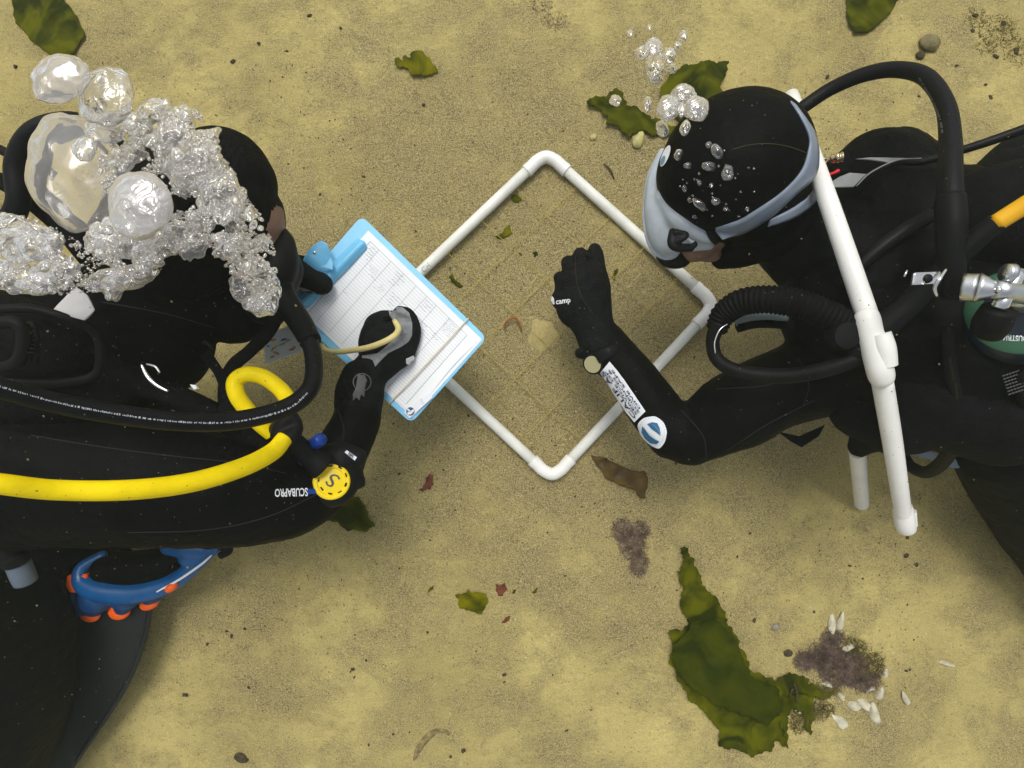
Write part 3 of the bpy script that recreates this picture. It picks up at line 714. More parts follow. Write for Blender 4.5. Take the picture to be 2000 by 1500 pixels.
# ------------------------------------------------------------------ clipboard, paper, pencil tether, card
BZ = .246
BA, BB, BC, BD = Vector((706, 421)), Vector((951, 660)), Vector((803, 827)), Vector((553, 597))
def bl(u, v): return (BA*(1-u)*(1-v)+BB*u*(1-v)+BC*u*v+BD*(1-u)*v)
def clipboard():
    c = P(755, 625, 0)
    t = thing('clipboard', (c.x, c.y, 0), 'light blue plastic clipboard carrying a ruled white data sheet, held by the left diver', 'clipboard')
    slab('board', roundpoly([BA, BB, BC, BD], 16), BZ, .004, M['board'], t, .001)
    slab('back_sheet', [tuple(bl(u, v)) for u, v in ((.10, .055), (.985, .04), (.985, .955), (.10, .93))], BZ+.0012, .0006, M['paper'], t, 0)
    # ruled top sheet, lifting a little at its free end
    def zf(u, v):
        q = max(0, (u-.72)/.25)
        return BZ+.0022+.004*q*q*(.4+.6*math.sin(v*4+.4)**2)*math.sin(min(1.05, q)*2.9)+.0008*math.sin(v*9+u*4)
    bm = bmesh.new(); nu, nv = 60, 40; g = {}
    U0, U1, V0, V1 = .085, .972, .05, .935
    def pt(u, v):
        u2 = u-.010*max(0, u-.9)/.07*math.sin(v*4)**2; p = bl(u2, v); return P(p.x, p.y, zf(u2, v))
    for i in range(nu+1):
        for j in range(nv+1): g[i, j] = bm.verts.new(pt(U0+(U1-U0)*i/nu, V0+(V1-V0)*j/nv))
    for i in range(nu):
        for j in range(nv): bm.faces.new((g[i, j], g[i+1, j], g[i+1, j+1], g[i, j+1]))
    def line(u0, v0, u1, v1, w=.0011, n=14, mi=1):
        a = None
        for k in range(n+1):
            s = k/n; u, v = u0+(u1-u0)*s, v0+(v1-v0)*s
            du, dv = (0, w) if abs(u1-u0) >= abs(v1-v0) else (w*.75, 0)
            h = Vector((0, 0, .0005))
            cur = (bm.verts.new(pt(u-du, v-dv)+h), bm.verts.new(pt(u+du, v+dv)+h))
            if a: bm.faces.new((a[0], a[1], cur[1], cur[0])).material_index = mi
            a = cur
    rows = 31
    for r in range(rows+1):
        v = .105+r*(.80/rows); line(.135, v, .905, v, .0008)
    line(.135, .105, .905, .105, .0016)
    for u in (.135, .205, .30, .40, .50, .585, .66, .765, .905):
        line(u, .105, u, .905, .0012 if u not in (.135, .905) else .0018)
    random.seed(11)
    def scrawl(u, v, ln, h=.014, along=True, n=None):
        a = None; s = 0
        n = n or int(ln/.0045)
        for k in range(n):
            uu = u+ln*k/n; vv = v+random.uniform(-h, h)*.5
            if random.random() < .16: a = None
            w = .0010; hh = Vector((0, 0, .0007))
            cur = (bm.verts.new(pt(uu, vv-w)+hh), bm.verts.new(pt(uu+w*.9, vv+w)+hh))
            if a: bm.faces.new((a[0], a[1], cur[1], cur[0])).material_index = 2
            a = cur
    for (u, v, ln) in ((.16, .13, .05), (.155, .155, .055), (.165, .18, .04), (.17, .205, .05), (.18, .235, .03), (.215, .25, .07), (.24, .275, .05), (.25, .31, .06),
                       (.36, .13, .07), (.365, .155, .08), (.36, .18, .06), (.37, .205, .06), (.36, .235, .05), (.335, .30, .035), (.34, .325, .05), (.34, .35, .04),
                       (.42, .285, .36), (.42, .31, .08), (.43, .335, .06), (.425, .36, .07), (.44, .385, .05), (.59, .13, .06), (.595, .155, .055), (.60, .18, .07), (.595, .205, .05),
                       (.62, .30, .09), (.66, .335, .08), (.70, .36, .06), (.76, .12, .085), (.765, .145, .08), (.76, .17, .085), (.765, .195, .07), (.77, .22, .08), (.755, .29, .08), (.75, .315, .06), (.20, .56, .05), (.31, .36, .03)):
        scrawl(u, v, ln)
    obj('data_sheet', bm, [M['paper'], M['ink'], M['pen']], t)
    # sticker with a round emblem
    st = slab('sticker', [(838, 768), (845, 776), (806, 812), (800, 817), (789, 805)], BZ+.006, .0006, M['white'], t, 0)
    bm = bmesh.new(); z = BZ+.0066
    vs = [bm.verts.new(P(x, y, z)) for x, y in disc_pts(801.5, 803.5, 8.2)]; bm.faces.new(vs[::-1])
    def poly(pts, mi, dz=.0003): bm.faces.new([bm.verts.new(P(x, y, z+dz)) for x, y in pts]).material_index = mi
    poly([(795, 806), (808, 799), (809, 803), (803, 809), (797, 810)], 1); poly([(796, 797), (803, 803), (801, 805), (795, 801)], 1)
    for dx in range(3): text_bm(bm, ['UNIVERSITY', 'MARINE', 'SCIENCE'][dx] if False else 'lllllllll', 822+dx*2.2, 781+dx*3.2, 1.8, -41, z=z+.0004, mi=2)
    obj('sticker_emblem', bm, [M['emb'], M['white'], M['ink']], st, False)
    tube('elastic_band', [(915, 621, BZ+.006, 1.4), (880, 660, BZ+.009, 1.4), (830, 714, BZ+.010, 1.4), (790, 757, BZ+.008, 1.4), (759, 789, BZ+.004, 1.4)], M['band'], t, n=8, seg=8)
    # clip: pressing bar and curved thumb plate
    cl = flesh('clip', [[(707, 477, BZ+.008, 8), (650, 535, BZ+.010, 9), (594, 591, BZ+.008, 8)], [(700, 471, BZ+.006, 5), (643, 528, BZ+.008, 6), (588, 584, BZ+.006, 5)], [(714, 483, BZ+.005, 4), (656, 542, BZ+.006, 5), (600, 598, BZ+.005, 4)]], M['clip'], t, voxel=.002, it=3)
    ol = [(700, 470), (716, 481), (600, 600), (586, 588), (620, 556)]
    pz = BZ+.026
    plate = [(655, 539), (672, 524), (650, 512), (649, 490), (638, 475), (630, 470), (618, 474), (603, 487), (594, 502), (591, 514), (596, 520), (606, 527), (615, 532), (620, 548), (604, 566), (612, 576), (634, 558)]
    v, tr = fill([tuple(p) for p in roundpoly([(668, 526), (650, 508), (640, 477), (627, 469), (606, 484), (592, 505), (592, 521), (622, 545), (634, 560)], 5, 3)], 6, 0)
    bm = bmesh.new()
    def zp(x, y):
        d = ((x-660)*-.68+(y-540)*-.73); return BZ+.012+.016*math.sin(min(1.5, max(0, d)/52))
    top = [bm.verts.new(P(p.x, p.y, zp(p.x, p.y))) for p in v]
    for f in tr: bm.faces.new([top[i] for i in f])
    bmesh.ops.recalc_face_normals(bm, faces=bm.faces)
    bmesh.ops.solidify(bm, geom=bm.faces[:], thickness=.0016)
    obj('clip_plate', bm, M['clip'], cl)
    slab('clip_tongue', [(645, 503), (650, 514), (649, 527), (636, 522), (624, 522), (638, 515)], BZ+.034, .001, M['board'], cl, 0)
    bm = bmesh.new(); ball(bm, P(614, 493, BZ+.0275), (.003, .003, .0015), 2); obj('rivet', bm, M['satin'], cl)
M['emb'] = mat('emblem_navy', (.03, .09, .18), .5, .3)
M['band'] = mat('elastic_cream', (.68, .60, .42), .6, .3)
clipboard()

t = thing('pencil', P(745, 660, BZ), 'cream rubber tubing of the pencil gripped in the gloved hand over the data sheet', 'pencil')
tube('tubing', [(630, 674, BZ-.004, 3.5), (636, 683, BZ+.010, 5), (655, 687, BZ+.028, 5.4), (690, 684, BZ+.054, 5.6), (725, 677, BZ+.078, 5.8), (755, 665, BZ+.084, 6), (773, 653, BZ+.080, 6), (778, 642, BZ+.072, 6), (774, 632, BZ+.062, 5.5), (771, 627, BZ+.048, 5)], M['cream'], t, n=10)
tube('shaft', [(771, 630, BZ+.04, 3.6), (768, 622, BZ+.02, 3.6), (764, 608, BZ+.004, 2.5)], M['plast'], t, n=4)

t = thing('species_card', P(570, 668, 0), 'pale laminated card with small brown animal drawings half hidden under the clipboard', 'card')
t.location.z = 0
cz = .17
sl_ = slab('card_sheet', roundpoly([(514, 655), (620, 615), (665, 660), (519, 710)], 3), cz, .002, M['card'], t, .0004)
bm = bmesh.new(); random.seed(5)
def blob(x, y, rx, ry, a, mi):
    pts = [(x+q[0], y+q[1]) for q in [(math.cos(R_(a))*rx*math.cos(s)*random.uniform(.5, 1.2)-math.sin(R_(a))*ry*math.sin(s)*random.uniform(.5, 1.2),
            math.sin(R_(a))*rx*math.cos(s)+math.cos(R_(a))*ry*math.sin(s)*random.uniform(.6, 1.2)) for s in [k*math.pi/5 for k in range(10)]]]
    bm.faces.new([bm.verts.new(P(px, py, cz+.0006)) for px, py in pts]).material_index = mi
for x, y, rx, ry, a, mi in ((531, 664, 8, 3, -15, 0), (552, 664, 9, 2, -18, 1), (534, 681, 9, 3, -40, 0), (551, 672, 11, 2, -15, 0), (540, 690, 8, 3, 20, 0), (532, 697, 6, 2.4, -20, 0), (570, 682, 7, 3, -20, 2), (575, 678, 4, 2, 50, 2),
                            (563, 665, 7, 1.6, -20, 0), (590, 675, 7, 2, -20, 0), (606, 668, 6, 1.6, -10, 1), (524, 676, 4, 1.6, 0, 1)): blob(x, y, rx, ry, a, mi)
obj('card_drawings', bm, [M['ochre'], M['emb'], M['redink']] if 'redink' in M else [M['ochre'], M['emb'], mat('card_red', (.5, .12, .05), .6, .2)], sl_, False)

# ------------------------------------------------------------------ right diver
def right_diver():
    t = thing('person', P(1650, 700, 0), 'right diver in black hood and pale mask, gloved hand over the framed sand', 'person')
    t.location.z = 0
    def post(me):
        c = P(1362, 500, .37)
        for p in me.polygons:
            if (p.center-c).length < .045 and p.center.z > .28: p.material_index = 1
    body = flesh('body', [
        [(2450, 640, .34, 250), (2150, 660, .36, 235), (1900, 680, .37, 215), (1740, 650, .38, 180), (1650, 600, .39, 120)],   # trunk
        [(1720, 560, .36, 150), (1610, 500, .36, 100), (1530, 430, .36, 85)],                                                     # neck
        [(1720, 700, .38, 120), (1610, 730, .35, 86), (1515, 762, .32, 76), (1430, 806, .29, 76), (1350, 850, .265, 55), (1312, 852, .255, 46)],  # left upper arm
        [(1345, 855, .262, 56), (1300, 825, .255, 52), (1262, 775, .25, 51), (1225, 725, .24, 46), (1195, 690, .23, 43), (1170, 655, .22, 38)],   # forearm
        [(1165, 660, .22, 38), (1150, 610, .20, 36), (1145, 560, .19, 30)],
        [(1850, 480, .36, 150), (1740, 420, .34, 118), (1720, 370, .32, 105), (1740, 340, .31, 85)],                              # right shoulder and arm
        [(2000, 850, .24, 130), (2080, 970, .16, 140), (2200, 1110, .12, 150)],                                                     # leg
    ], [M['suit'], M['skin']], t, voxel=.006, balls=[
        (1432, 330, .435, 128, 126, 112), (1460, 308, .435, 112, 106, 104), (1385, 440, .38, 56, 50, 66),
        (1362, 488, .37, 32, 24, 30), (1345, 470, .36, 26, 26, 30), (1385, 500, .35, 26, 14, 18),
        (1800, 340, .33, 60, 60, 60)], wrinkle=.0036, wscale=20, post=post)
    hood = flesh('hood', [[(1428, 330, .447, 130), (1462, 308, .447, 118)], [(1480, 390, .42, 88), (1440, 410, .40, 60)], [(1520, 430, .38, 80), (1450, 485, .35, 40), (1410, 505, .34, 22)]], M['suit'], t, voxel=.005,
                 balls=[(1438, 316, .447, 148, 132, 122, 22), (1456, 312, .447, 128, 128, 118), (1418, 338, .44, 134, 112, 116)], wrinkle=.0006, wscale=20)
    ht = tree_of(hood)
    bm = bmesh.new()
    s = crv([(1430, 292), (1465, 283), (1505, 281), (1545, 288), (1578, 300)], 10)
    q = [onto(ht, x, y, .0004) for x, y in s]; q = [x for x in q if x is not None]
    sweep(bm, q, [.0006]*len(q), 6); obj('hood_seam', bm, M['seam'], hood)
    bd = decal('hood_badge', disc_pts(1301, 305, 6.5, 22, ang=22), ht, M['white'], hood, 4, .0015)
    decal('badge_print', disc_pts(1297, 314, 3.6, 9.5, ang=22), ht, M['badge2'], bd, 3, .0024)
    # stray hair at the hood's edge
    bm = bmesh.new(); random.seed(2)
    for k in range(46):
        x, y = random.uniform(1279, 1296), random.uniform(340, 395); l = random.uniform(8, 20); a = R_(random.uniform(165, 215))
        z = .40; p = [P(x+l*f*math.cos(a), y-l*f*math.sin(a)+3*f*f, z-.01*f) for f in (0, .5, 1)]
        sweep(bm, p, [.0005, .0004, .0002], 4)
    obj('hair', bm, M['hair'], t)
    # glove over the hand
    g = flesh('glove', [
        [(1175, 676, .226, 42), (1160, 640, .215, 40), (1146, 600, .205, 50), (1140, 560, .20, 48)],
        [(1130, 600, .20, 44), (1112, 590, .20, 34), (1098, 585, .19, 22)],
        [(1164, 565, .195, 25), (1165, 525, .193, 18.5), (1163, 499, .187, 15.5), (1162, 488, .175, 13)],      # index on top
        [(1142, 560, .20, 25), (1137, 522, .197, 17.5), (1134, 500, .182, 15.5), (1134, 505, .15, 14), (1140, 530, .13, 13)],
        [(1122, 570, .20, 24), (1114, 532, .193, 16), (1110, 513, .177, 14.5), (1114, 520, .14, 13), (1126, 545, .125, 12)],
        [(1104, 582, .195, 22), (1097, 553, .187, 14), (1094, 542, .17, 12.5), (1102, 550, .14, 12), (1112, 570, .125, 11)],
        [(1170, 600, .19, 24), (1176, 560, .17, 16), (1170, 530, .15, 14), (1160, 515, .135, 12)],         # thumb
    ], M['glove'], t, voxel=.0022, it=2, wrinkle=.0010, wscale=60)
    gt = tree_of(g)
    cuff = flesh('cuff', [[(1133, 690, .226, 11), (1150, 682, .236, 12), (1175, 670, .244, 12), (1198, 657, .240, 12), (1208, 651, .228, 10)], [(1134, 692, .215, 9), (1170, 690, .195, 12), (1207, 655, .214, 9)]], M['glove'], g, voxel=.003, it=2)
    bm = bmesh.new(); text_bm(bm, 'camp', 1101, 588, 10, 172+180, gt, sx=.95, bold=.02, off=.0016); obj('glove_lettering', bm, M['white'], g, False)
    decal('glove_flash', [(1079, 578), (1083, 583), (1085, 594), (1081, 594), (1077, 586)], gt, M['white'], g, 3, .0015)
    bm = bmesh.new(); s = crv([(1124, 500), (1125, 540), (1132, 570), (1142, 590), (1158, 612)], 8); q = [onto(gt, x, y, .0002) for x, y in s]; q = [x for x in q if x is not None]
    sweep(bm, q, [.0004]*len(q), 5); obj('glove_seam', bm, M['seam'], g)
    bt = tree_of(body)
    # name strip and round badge on the sleeve
    for pts in ([(1330, 800), (1372, 850), (1380, 892)], [(1400, 760), (1500, 752), (1600, 720)], [(1420, 880), (1500, 828), (1590, 782)], [(1560, 700), (1580, 750), (1570, 790)]):
        q = [x for x in (onto(bt, *p, .0002) for p in crv(pts, 14)) if x is not None]
        if len(q) > 3: bm = bmesh.new(); sweep(bm, q, [.0008]*len(q), 6); obj('suit_seam', bm, M['seamdark'], body)
    ns = decal('name_strip', [(1191, 706), (1205, 722), (1224, 748), (1243, 776), (1261, 803), (1240, 824), (1222, 802), (1204, 775), (1188, 748), (1173, 728)], bt, M['white'], body, 5, .0018)
    bm = bmesh.new()
    for tx, h, o_, sx in (('CALIF AS', 6.2, -8.5, 3.2), ('SERVICE OF', 3.6, -2.2, 3.9), ('SCIENCES &', 3.6, 3.2, 3.8), ('DIVE SAFE', 3.6, 8.6, 4.1)):
        text_bm(bm, tx, 1217+.81*o_, 765-.585*o_, h, 234.5, bt, sx=sx, bold=.015, off=.003)
    obj('strip_lettering', bm, M['darkink'], ns, False)
    rb = decal('sleeve_badge', roundpoly([(1245, 828), (1258, 815), (1280, 812), (1296, 824), (1303, 842), (1300, 862), (1288, 877), (1270, 868), (1252, 850)], 7, 3), bt, M['white'], body, 5, .0018)
    decal('badge_shape', [(1256, 831), (1262, 838), (1270, 849), (1280, 856), (1289, 861), (1284, 866), (1272, 864), (1262, 855), (1255, 843)], bt, M['teal'], rb, 4, .003)
    decal('badge_shape', [(1265, 827), (1274, 824), (1284, 826), (1289, 836), (1291, 850), (1282, 843), (1274, 837)], bt, M['teal'], rb, 4, .003)
    bm = bmesh.new()
    for k in range(3):
        s = [(1270+k*5, 825+k*1), (1281+k*3, 834+k*2), (1290+k*.5, 848-k*2)]
        c = crv(s, 6); q = [onto(bt, x, y, .0036) for x, y in c]; q = [x for x in q if x is not None]
        if len(q) > 2: sweep(bm, q, [.0004]*len(q), 4)
    for k in range(34):
        a = 2*math.pi*k/34; x, y = 1274+26*math.cos(a)*.95, 843+27.5*math.sin(a); q = onto(bt, x, y, .003)
        if q is not None: ball(bm, q, (.0007, .0007, .0004), 1)
    obj('badge_lines', bm, M['badge2'], rb)
    decal('sleeve_cuff', [(1168, 688), (1208, 664), (1222, 680), (1180, 706)], bt, M['suit2'], body, 5, .0012)
    return t
M['seam'] = mat('seam_olive', (.05, .045, .015), .7, .2)
M['badge2'] = mat('badge_bluegrey', (.18, .30, .46), .5, .3)
RD = right_diver()

t = thing('wrist_watch', P(1161, 709, .24), 'round wrist watch with pale olive dial on the sleeve of the right diver', 'watch')
c0 = P(1161, 709, .245); axw = Vector((-.55, -.35, .9)).normalized(); kk = K(.25)
lathe('case', c0, axw, [(0, 19*kk), (.004, 21.5*kk), (.008, 21*kk), (.0095, 18.5*kk)], M['plast'], t)
lathe('dial', c0+axw*.0096, axw, [(0, 17.2*kk), (.0008, 17*kk), (.001, 0)], M['watch'], t)
tube('band', [(1166, 700, .262, 12), (1190, 688, .272, 12), (1214, 684, .262, 11), (1224, 692, .24, 10)], M['plast'], t, flat=.3)

# ------------------------------------------------------------------ dive mask of the right diver
HT = tree_of(bpy.data.objects['hood.001'], bpy.data.objects['body.001'])
def ribbon(name, A, B, th, m, parent=None, n=10, off=.003, zdef=.42):
    """band between two pixel polylines, lying on the hood"""
    a = crv([(*p, 0) for p in A], n); b = crv([(*p, 0) for p in B], n)
    Z = np.full((len(a), 5), np.nan)
    for i, (p, q) in enumerate(zip(a, b)):
        for k in range(5):
            s = k/4; x = p*(1-s)+q*s; h = onto(HT, x[0], x[1], off)
            if h is not None and h.z > .30: Z[i, k] = h.z
    for k in range(1, 5): Z[:, k] = np.where(np.isnan(Z[:, k]), Z[:, k-1]-.006, Z[:, k])
    Z[np.isnan(Z)] = zdef
    Z[:, 0] = np.maximum(Z[:, 0], .40)
    for k in range(1, 5): Z[:, k] = np.maximum(Z[:, k], Z[:, k-1]-.012)
    for _ in range(8):
        Z[1:-1] = np.maximum(Z[1:-1], (Z[:-2]+Z[2:])/2) if _ < 3 else (Z[:-2]+Z[2:]+2*Z[1:-1])/4
    Z += .003
    bm = bmesh.new(); rows = []
    for i, (p, q) in enumerate(zip(a, b)):
        rows.append([bm.verts.new(P(*(p*(1-k/4)+q*k/4)[:2], Z[i, k])) for k in range(5)])
    for i in range(len(rows)-1):
        for k in range(4): bm.faces.new((rows[i][k], rows[i+1][k], rows[i+1][k+1], rows[i][k+1]))
    bmesh.ops.recalc_face_normals(bm, faces=bm.faces)
    bmesh.ops.solidify(bm, geom=bm.faces[:], thickness=th)
    bmesh.ops.recalc_face_normals(bm, faces=bm.faces)
    return obj(name, bm, m, parent)
def dive_mask():
    t = thing('dive_mask', P(1400, 400, .4), 'pale translucent silicone dive mask with split strap round the hood of the right diver', 'dive mask')
    flesh('skirt', [
        [(1294, 296, .40, 8), (1284, 330, .40, 14), (1280, 370, .40, 20), (1286, 410, .40, 28), (1296, 445, .39, 34), (1304, 470, .38, 33), (1308, 486, .37, 22)],
        [(1296, 385, .42, 18), (1325, 425, .425, 22), (1358, 452, .43, 18), (1384, 466, .43, 11)],
        [(1318, 470, .39, 22), (1345, 474, .40, 18), (1385, 478, .41, 11)],
        [(1310, 420, .40, 28), (1322, 450, .40, 28)]], M['mask'], t, voxel=.0035, it=3)
    tube('frame_rim', [(1288, 300, .385, 4), (1268, 345, .385, 5), (1260, 400, .385, 5), (1262, 450, .38, 5), (1276, 488, .375, 5), (1300, 503, .37, 5), (1322, 496, .37, 5)], M['mask'], t)
    flesh('nose_pocket', [[(1290, 500, .36, 10), (1305, 505, .355, 18), (1330, 506, .355, 18), (1345, 498, .355, 12)]], M['rubber'], t, voxel=.003)
    bk = flesh('strap_buckle', [[(1313, 452, .448, 7), (1312, 474, .448, 9), (1322, 484, .448, 8), (1350, 486, .442, 6)], [(1320, 454, .452, 7), (1340, 458, .452, 6), (1334, 466, .452, 6), (1322, 470, .452, 7)], [(1330, 480, .442, 5), (1356, 480, .442, 5), (1358, 474, .442, 4)]], M['rubber'], t, voxel=.002, it=2)
    s1 = ribbon('strap', [(1545, 196), (1566, 228), (1583, 266), (1581, 297), (1567, 335), (1531, 375), (1480, 411), (1442, 433), (1397, 447)],
                [(1556, 204), (1577, 233), (1594, 261), (1601, 302), (1593, 345), (1554, 382), (1508, 424), (1455, 456), (1412, 467)], .003, M['strap'], t)
    ribbon('strap', [(1596, 330), (1600, 345), (1590, 368), (1571, 392), (1543, 411), (1505, 430)], [(1602, 318), (1606, 350), (1601, 382), (1584, 404), (1552, 426), (1500, 444)], .003, M['strap'], t)
    slab('strap_keeper', roundpoly([(1396, 447), (1436, 438), (1443, 456), (1412, 468)], 3), .457, .004, M['strap'], t, .001)
    tube('strap_clip', [(1384, 446, .445, 7), (1392, 462, .44, 8), (1400, 474, .435, 6)], M['rubber'], t, n=4)
    slab('strap_tail', [(1340, 462), (1380, 452), (1390, 466), (1350, 474)], .43, .003, M['mask'], t, .0008)
dive_mask()

# ------------------------------------------------------------------ scuba set of the right diver
def right_gear():
    t = thing('scuba_set', P(1900, 600, 0), 'black vest, hoses and green-labelled tank with chrome valve on the right diver', 'diving gear')
    t.location.z = 0
    flesh('vest', [[(2200, 420, .46, 130), (2050, 430, .48, 125), (1930, 440, .46, 110), (1870, 470, .44, 85)],
                   [(2160, 250, .36, 60), (2030, 300, .38, 62), (1930, 385, .40, 60)],
                   [(1950, 800, .44, 110), (1850, 780, .44, 95), (1780, 740, .44, 80)],
                   [(1760, 800, .40, 90), (1690, 790, .38, 70)],
                   [(1700, 850, .34, 36), (1680, 872, .32, 22)],
                   [(1850, 480, .44, 60), (1760, 500, .46, 50), (1680, 560, .46, 40)],
                   [(1820, 330, .36, 22), (1835, 370, .36, 22), (1840, 400, .38, 24)]], M['vest'], t, voxel=.006, wrinkle=.003, wscale=22)
    # shoulder dome of the vest with pale panels
    flesh('vest_lobe', [[(1650, 335, .335, 40), (1700, 320, .345, 62), (1745, 325, .35, 66), (1790, 345, .345, 50)]], M['suit2'], t, voxel=.004,
          balls=[(1730, 345, .335, 104, 85, 60)], wrinkle=.0008)
    slab('pale_panel', [(1672, 310), (1700, 307), (1760, 308), (1795, 310), (1768, 315), (1745, 322), (1728, 316), (1700, 312)], .415, .003, M['grey'], t, .0006)
    slab('pale_panel', [(1612, 362), (1640, 345), (1660, 337), (1700, 340), (1680, 352), (1668, 365), (1620, 366)], .415, .003, M['grey'], t, .0006)
    tube('lanyard', [(1668, 368, .42, 3), (1700, 340, .425, 4), (1750, 318, .43, 5), (1800, 316, .44, 7), (1870, 296, .46, 8), (1950, 270, .48, 9), (2060, 230, .5, 9)], M['rubber'], t)
    tube('lanyard_edge', [(1672, 364, .424, 1), (1702, 336, .429, 1.2), (1752, 313, .436, 1.2), (1800, 309, .448, 1)], M['grey'], t)
    # long hose arching above
    hs_ = tube('arched_hose', [(1500, 245, .36, 12), (1555, 218, .38, 12.5), (1620, 175, .40, 13), (1690, 145, .43, 14), (1755, 136, .46, 15), (1810, 152, .49, 16), (1846, 205, .52, 17), (1856, 270, .54, 19), (1856, 340, .56, 21), (1856, 400, .57, 23)], M['rubber'], t, n=12, seg=24)
    tube('hose_fitting', [(1856, 385, .575, 26), (1858, 440, .58, 27), (1858, 520, .57, 24), (1862, 580, .56, 20)], M['plast'], t)
    ht = tree_of(hs_); bm = bmesh.new(); random.seed(9)
    for k in range(46):
        a = k/46; p = (1800+46*math.sin(a*1.5), 150+110*a); d = np.array((46*1.5*math.cos(a*1.5), 110)); d = d/np.linalg.norm(d); n_ = np.array((-d[1], d[0]))
        vs = [onto(ht, *(np.array(p)+n_*q+d*s), off=.0006) for q, s in ((3, 0), (3, 1.6), (7, 1.6), (7, 0))]
        if all(v is not None for v in vs) and random.random() < .8: bm.faces.new([bm.verts.new(v) for v in vs])
    obj('hose_print', bm, M['print2'], hs_, False)
    # padded diagonal hose with yellow part
    tube('yellow_hose', [(2120, 330, .66, 19), (2010, 396, .62, 18), (1942, 438, .60, 17)], M['yellow2'], t, n=6)
    tube('diagonal_hose', [(1948, 434, .60, 20), (1890, 480, .58, 22), (1840, 530, .56, 23), (1770, 600, .53, 25), (1700, 660, .51, 27), (1665, 695, .49, 24)], M['plast'], t)
    tube('cross_hose', [(1820, 420, .50, 14), (1760, 455, .50, 14), (1700, 500, .49, 14), (1640, 560, .47, 13)], M['rubber'], t)
    # corrugated inflator hose and its loop
    tube('corrugated_hose', [(1720, 680, .50, 30), (1670, 645, .50, 29), (1610, 612, .50, 28), (1555, 592, .49, 28), (1500, 585, .48, 27), (1450, 590, .46, 26), (1415, 612, .44, 24), (1398, 645, .43, 20)], M['ripple'], t, n=34, seg=24, ripple=(.055, .0065))
    lp = tube('loop_hose', [(1404, 630, .44, 16), (1392, 665, .43, 13), (1400, 700, .43, 13), (1432, 722, .44, 14), (1490, 733, .45, 15), (1560, 732, .47, 15), (1630, 716, .49, 16), (1690, 692, .50, 17), (1740, 668, .51, 18)], M['rubber2'], t, n=12, seg=20)
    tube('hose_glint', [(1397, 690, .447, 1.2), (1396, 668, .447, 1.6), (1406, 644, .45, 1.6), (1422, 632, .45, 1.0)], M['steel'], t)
    tube('pale_hose', [(1436, 632, .40, 6), (1462, 620, .41, 8), (1500, 616, .42, 9), (1538, 622, .42, 6)], M['palehose'], t)
    tube('inner_pad', [(1440, 640, .40, 10), (1480, 628, .40, 13), (1540, 632, .40, 13), (1580, 650, .40, 12)], M['suit2'], t)
    lathe('inflator_knob', P(1640, 655, .50), (0, -.1, 1), [(0, 30*K(.5)), (.012, 30*K(.5)), (.02, 25*K(.5)), (.022, 10*K(.5))], M['plast'], t)
    # gauge hose down the back
    gh = tube('gauge_hose', [(1848, 640, .54, 12), (1856, 720, .52, 12), (1870, 790, .49, 12), (1866, 850, .44, 13), (1846, 896, .36, 13), (1812, 922, .28, 12), (1780, 912, .22, 11), (1764, 890, .20, 10)], M['rubber2'], t, n=12)
    gt = tree_of(gh); bm = bmesh.new()
    for (x, y, a) in ((1858, 720, 80), (1868, 770, 85), (1871, 815, 92)): text_bm(bm, 'MAX WORKING', x, y, 4, a, gt, sx=1.1, off=.0008)
    obj('hose_print', bm, M['seam'], gh, False)
    slab('gauge_label', [(1762, 876), (1790, 876), (1822, 884), (1840, 893), (1834, 902), (1800, 892), (1770, 888)], .20, .003, M['slate'], t, .0006)
    slab('gauge_label', [(1852, 900), (1866, 896), (1884, 912), (1870, 915), (1850, 912)], .22, .003, M['slate'], t, .0006)
    slab('strap_end', [(1520, 843), (1562, 852), (1612, 830), (1600, 852), (1566, 874), (1545, 862)], .22, .004, M['vest'], t, .001)
    flesh('chin_pad', [[(1530, 520, .36, 26), (1570, 540, .36, 44), (1600, 600, .38, 60)]], M['suit2'], t, voxel=.005)
    # chrome buckle
    slab('buckle', roundpoly([(1786, 532), (1840, 530), (1834, 553), (1783, 556)], 4), .625, .006, M['steel'], t, .0016)
    lathe('buckle_stud', P(1812, 544, .625), (0, 0, 1), [(0, 9*K(.63)), (.002, 8*K(.63)), (.003, 4*K(.63))], M['rubber'], t)
    tube('buckle_ring', [(1848, 526, .63, 2.5), (1835, 545, .635, 3.5), (1826, 562, .63, 3.5), (1830, 578, .625, 2.5)], M['steel'], t)
    tube('buckle_ring', [(1772, 528, .62, 2), (1766, 540, .62, 2)], M['steel'], t, n=2)
    # tank with valve, first stage, knob and label
    ax = Vector((.45, -.25, -.86)).normalized(); k = K(.52)
    top = P(2006, 592, .575); prof = [(-.012, .014), (-.008, .02), (0, .030), (.008, .042), (.02, .055), (.035, .063), (.5, .063), (.52, .05)]
    tank = lathe('tank', top, ax, prof, M['tank'], t, 56)
    lathe('tank_label', top, ax, [(.0085, .0428), (.0088, .0436), (.020, .0560), (.027, .0595), (.028, .058)], M['green'], tank, 56)
    tt = tree_of(bpy.data.objects['tank_label']); bm = bmesh.new()
    text_bm(bm, 'INDUSTRIAL', 1985, 660, 9, 182, tt, sx=.95, bold=.02, off=.0015); text_bm(bm, 'AIR DIVE', 1990, 646, 7, 182, tt, sx=1, bold=.01, off=.0015)
    obj('tank_lettering', bm, M['white'], tank, False)
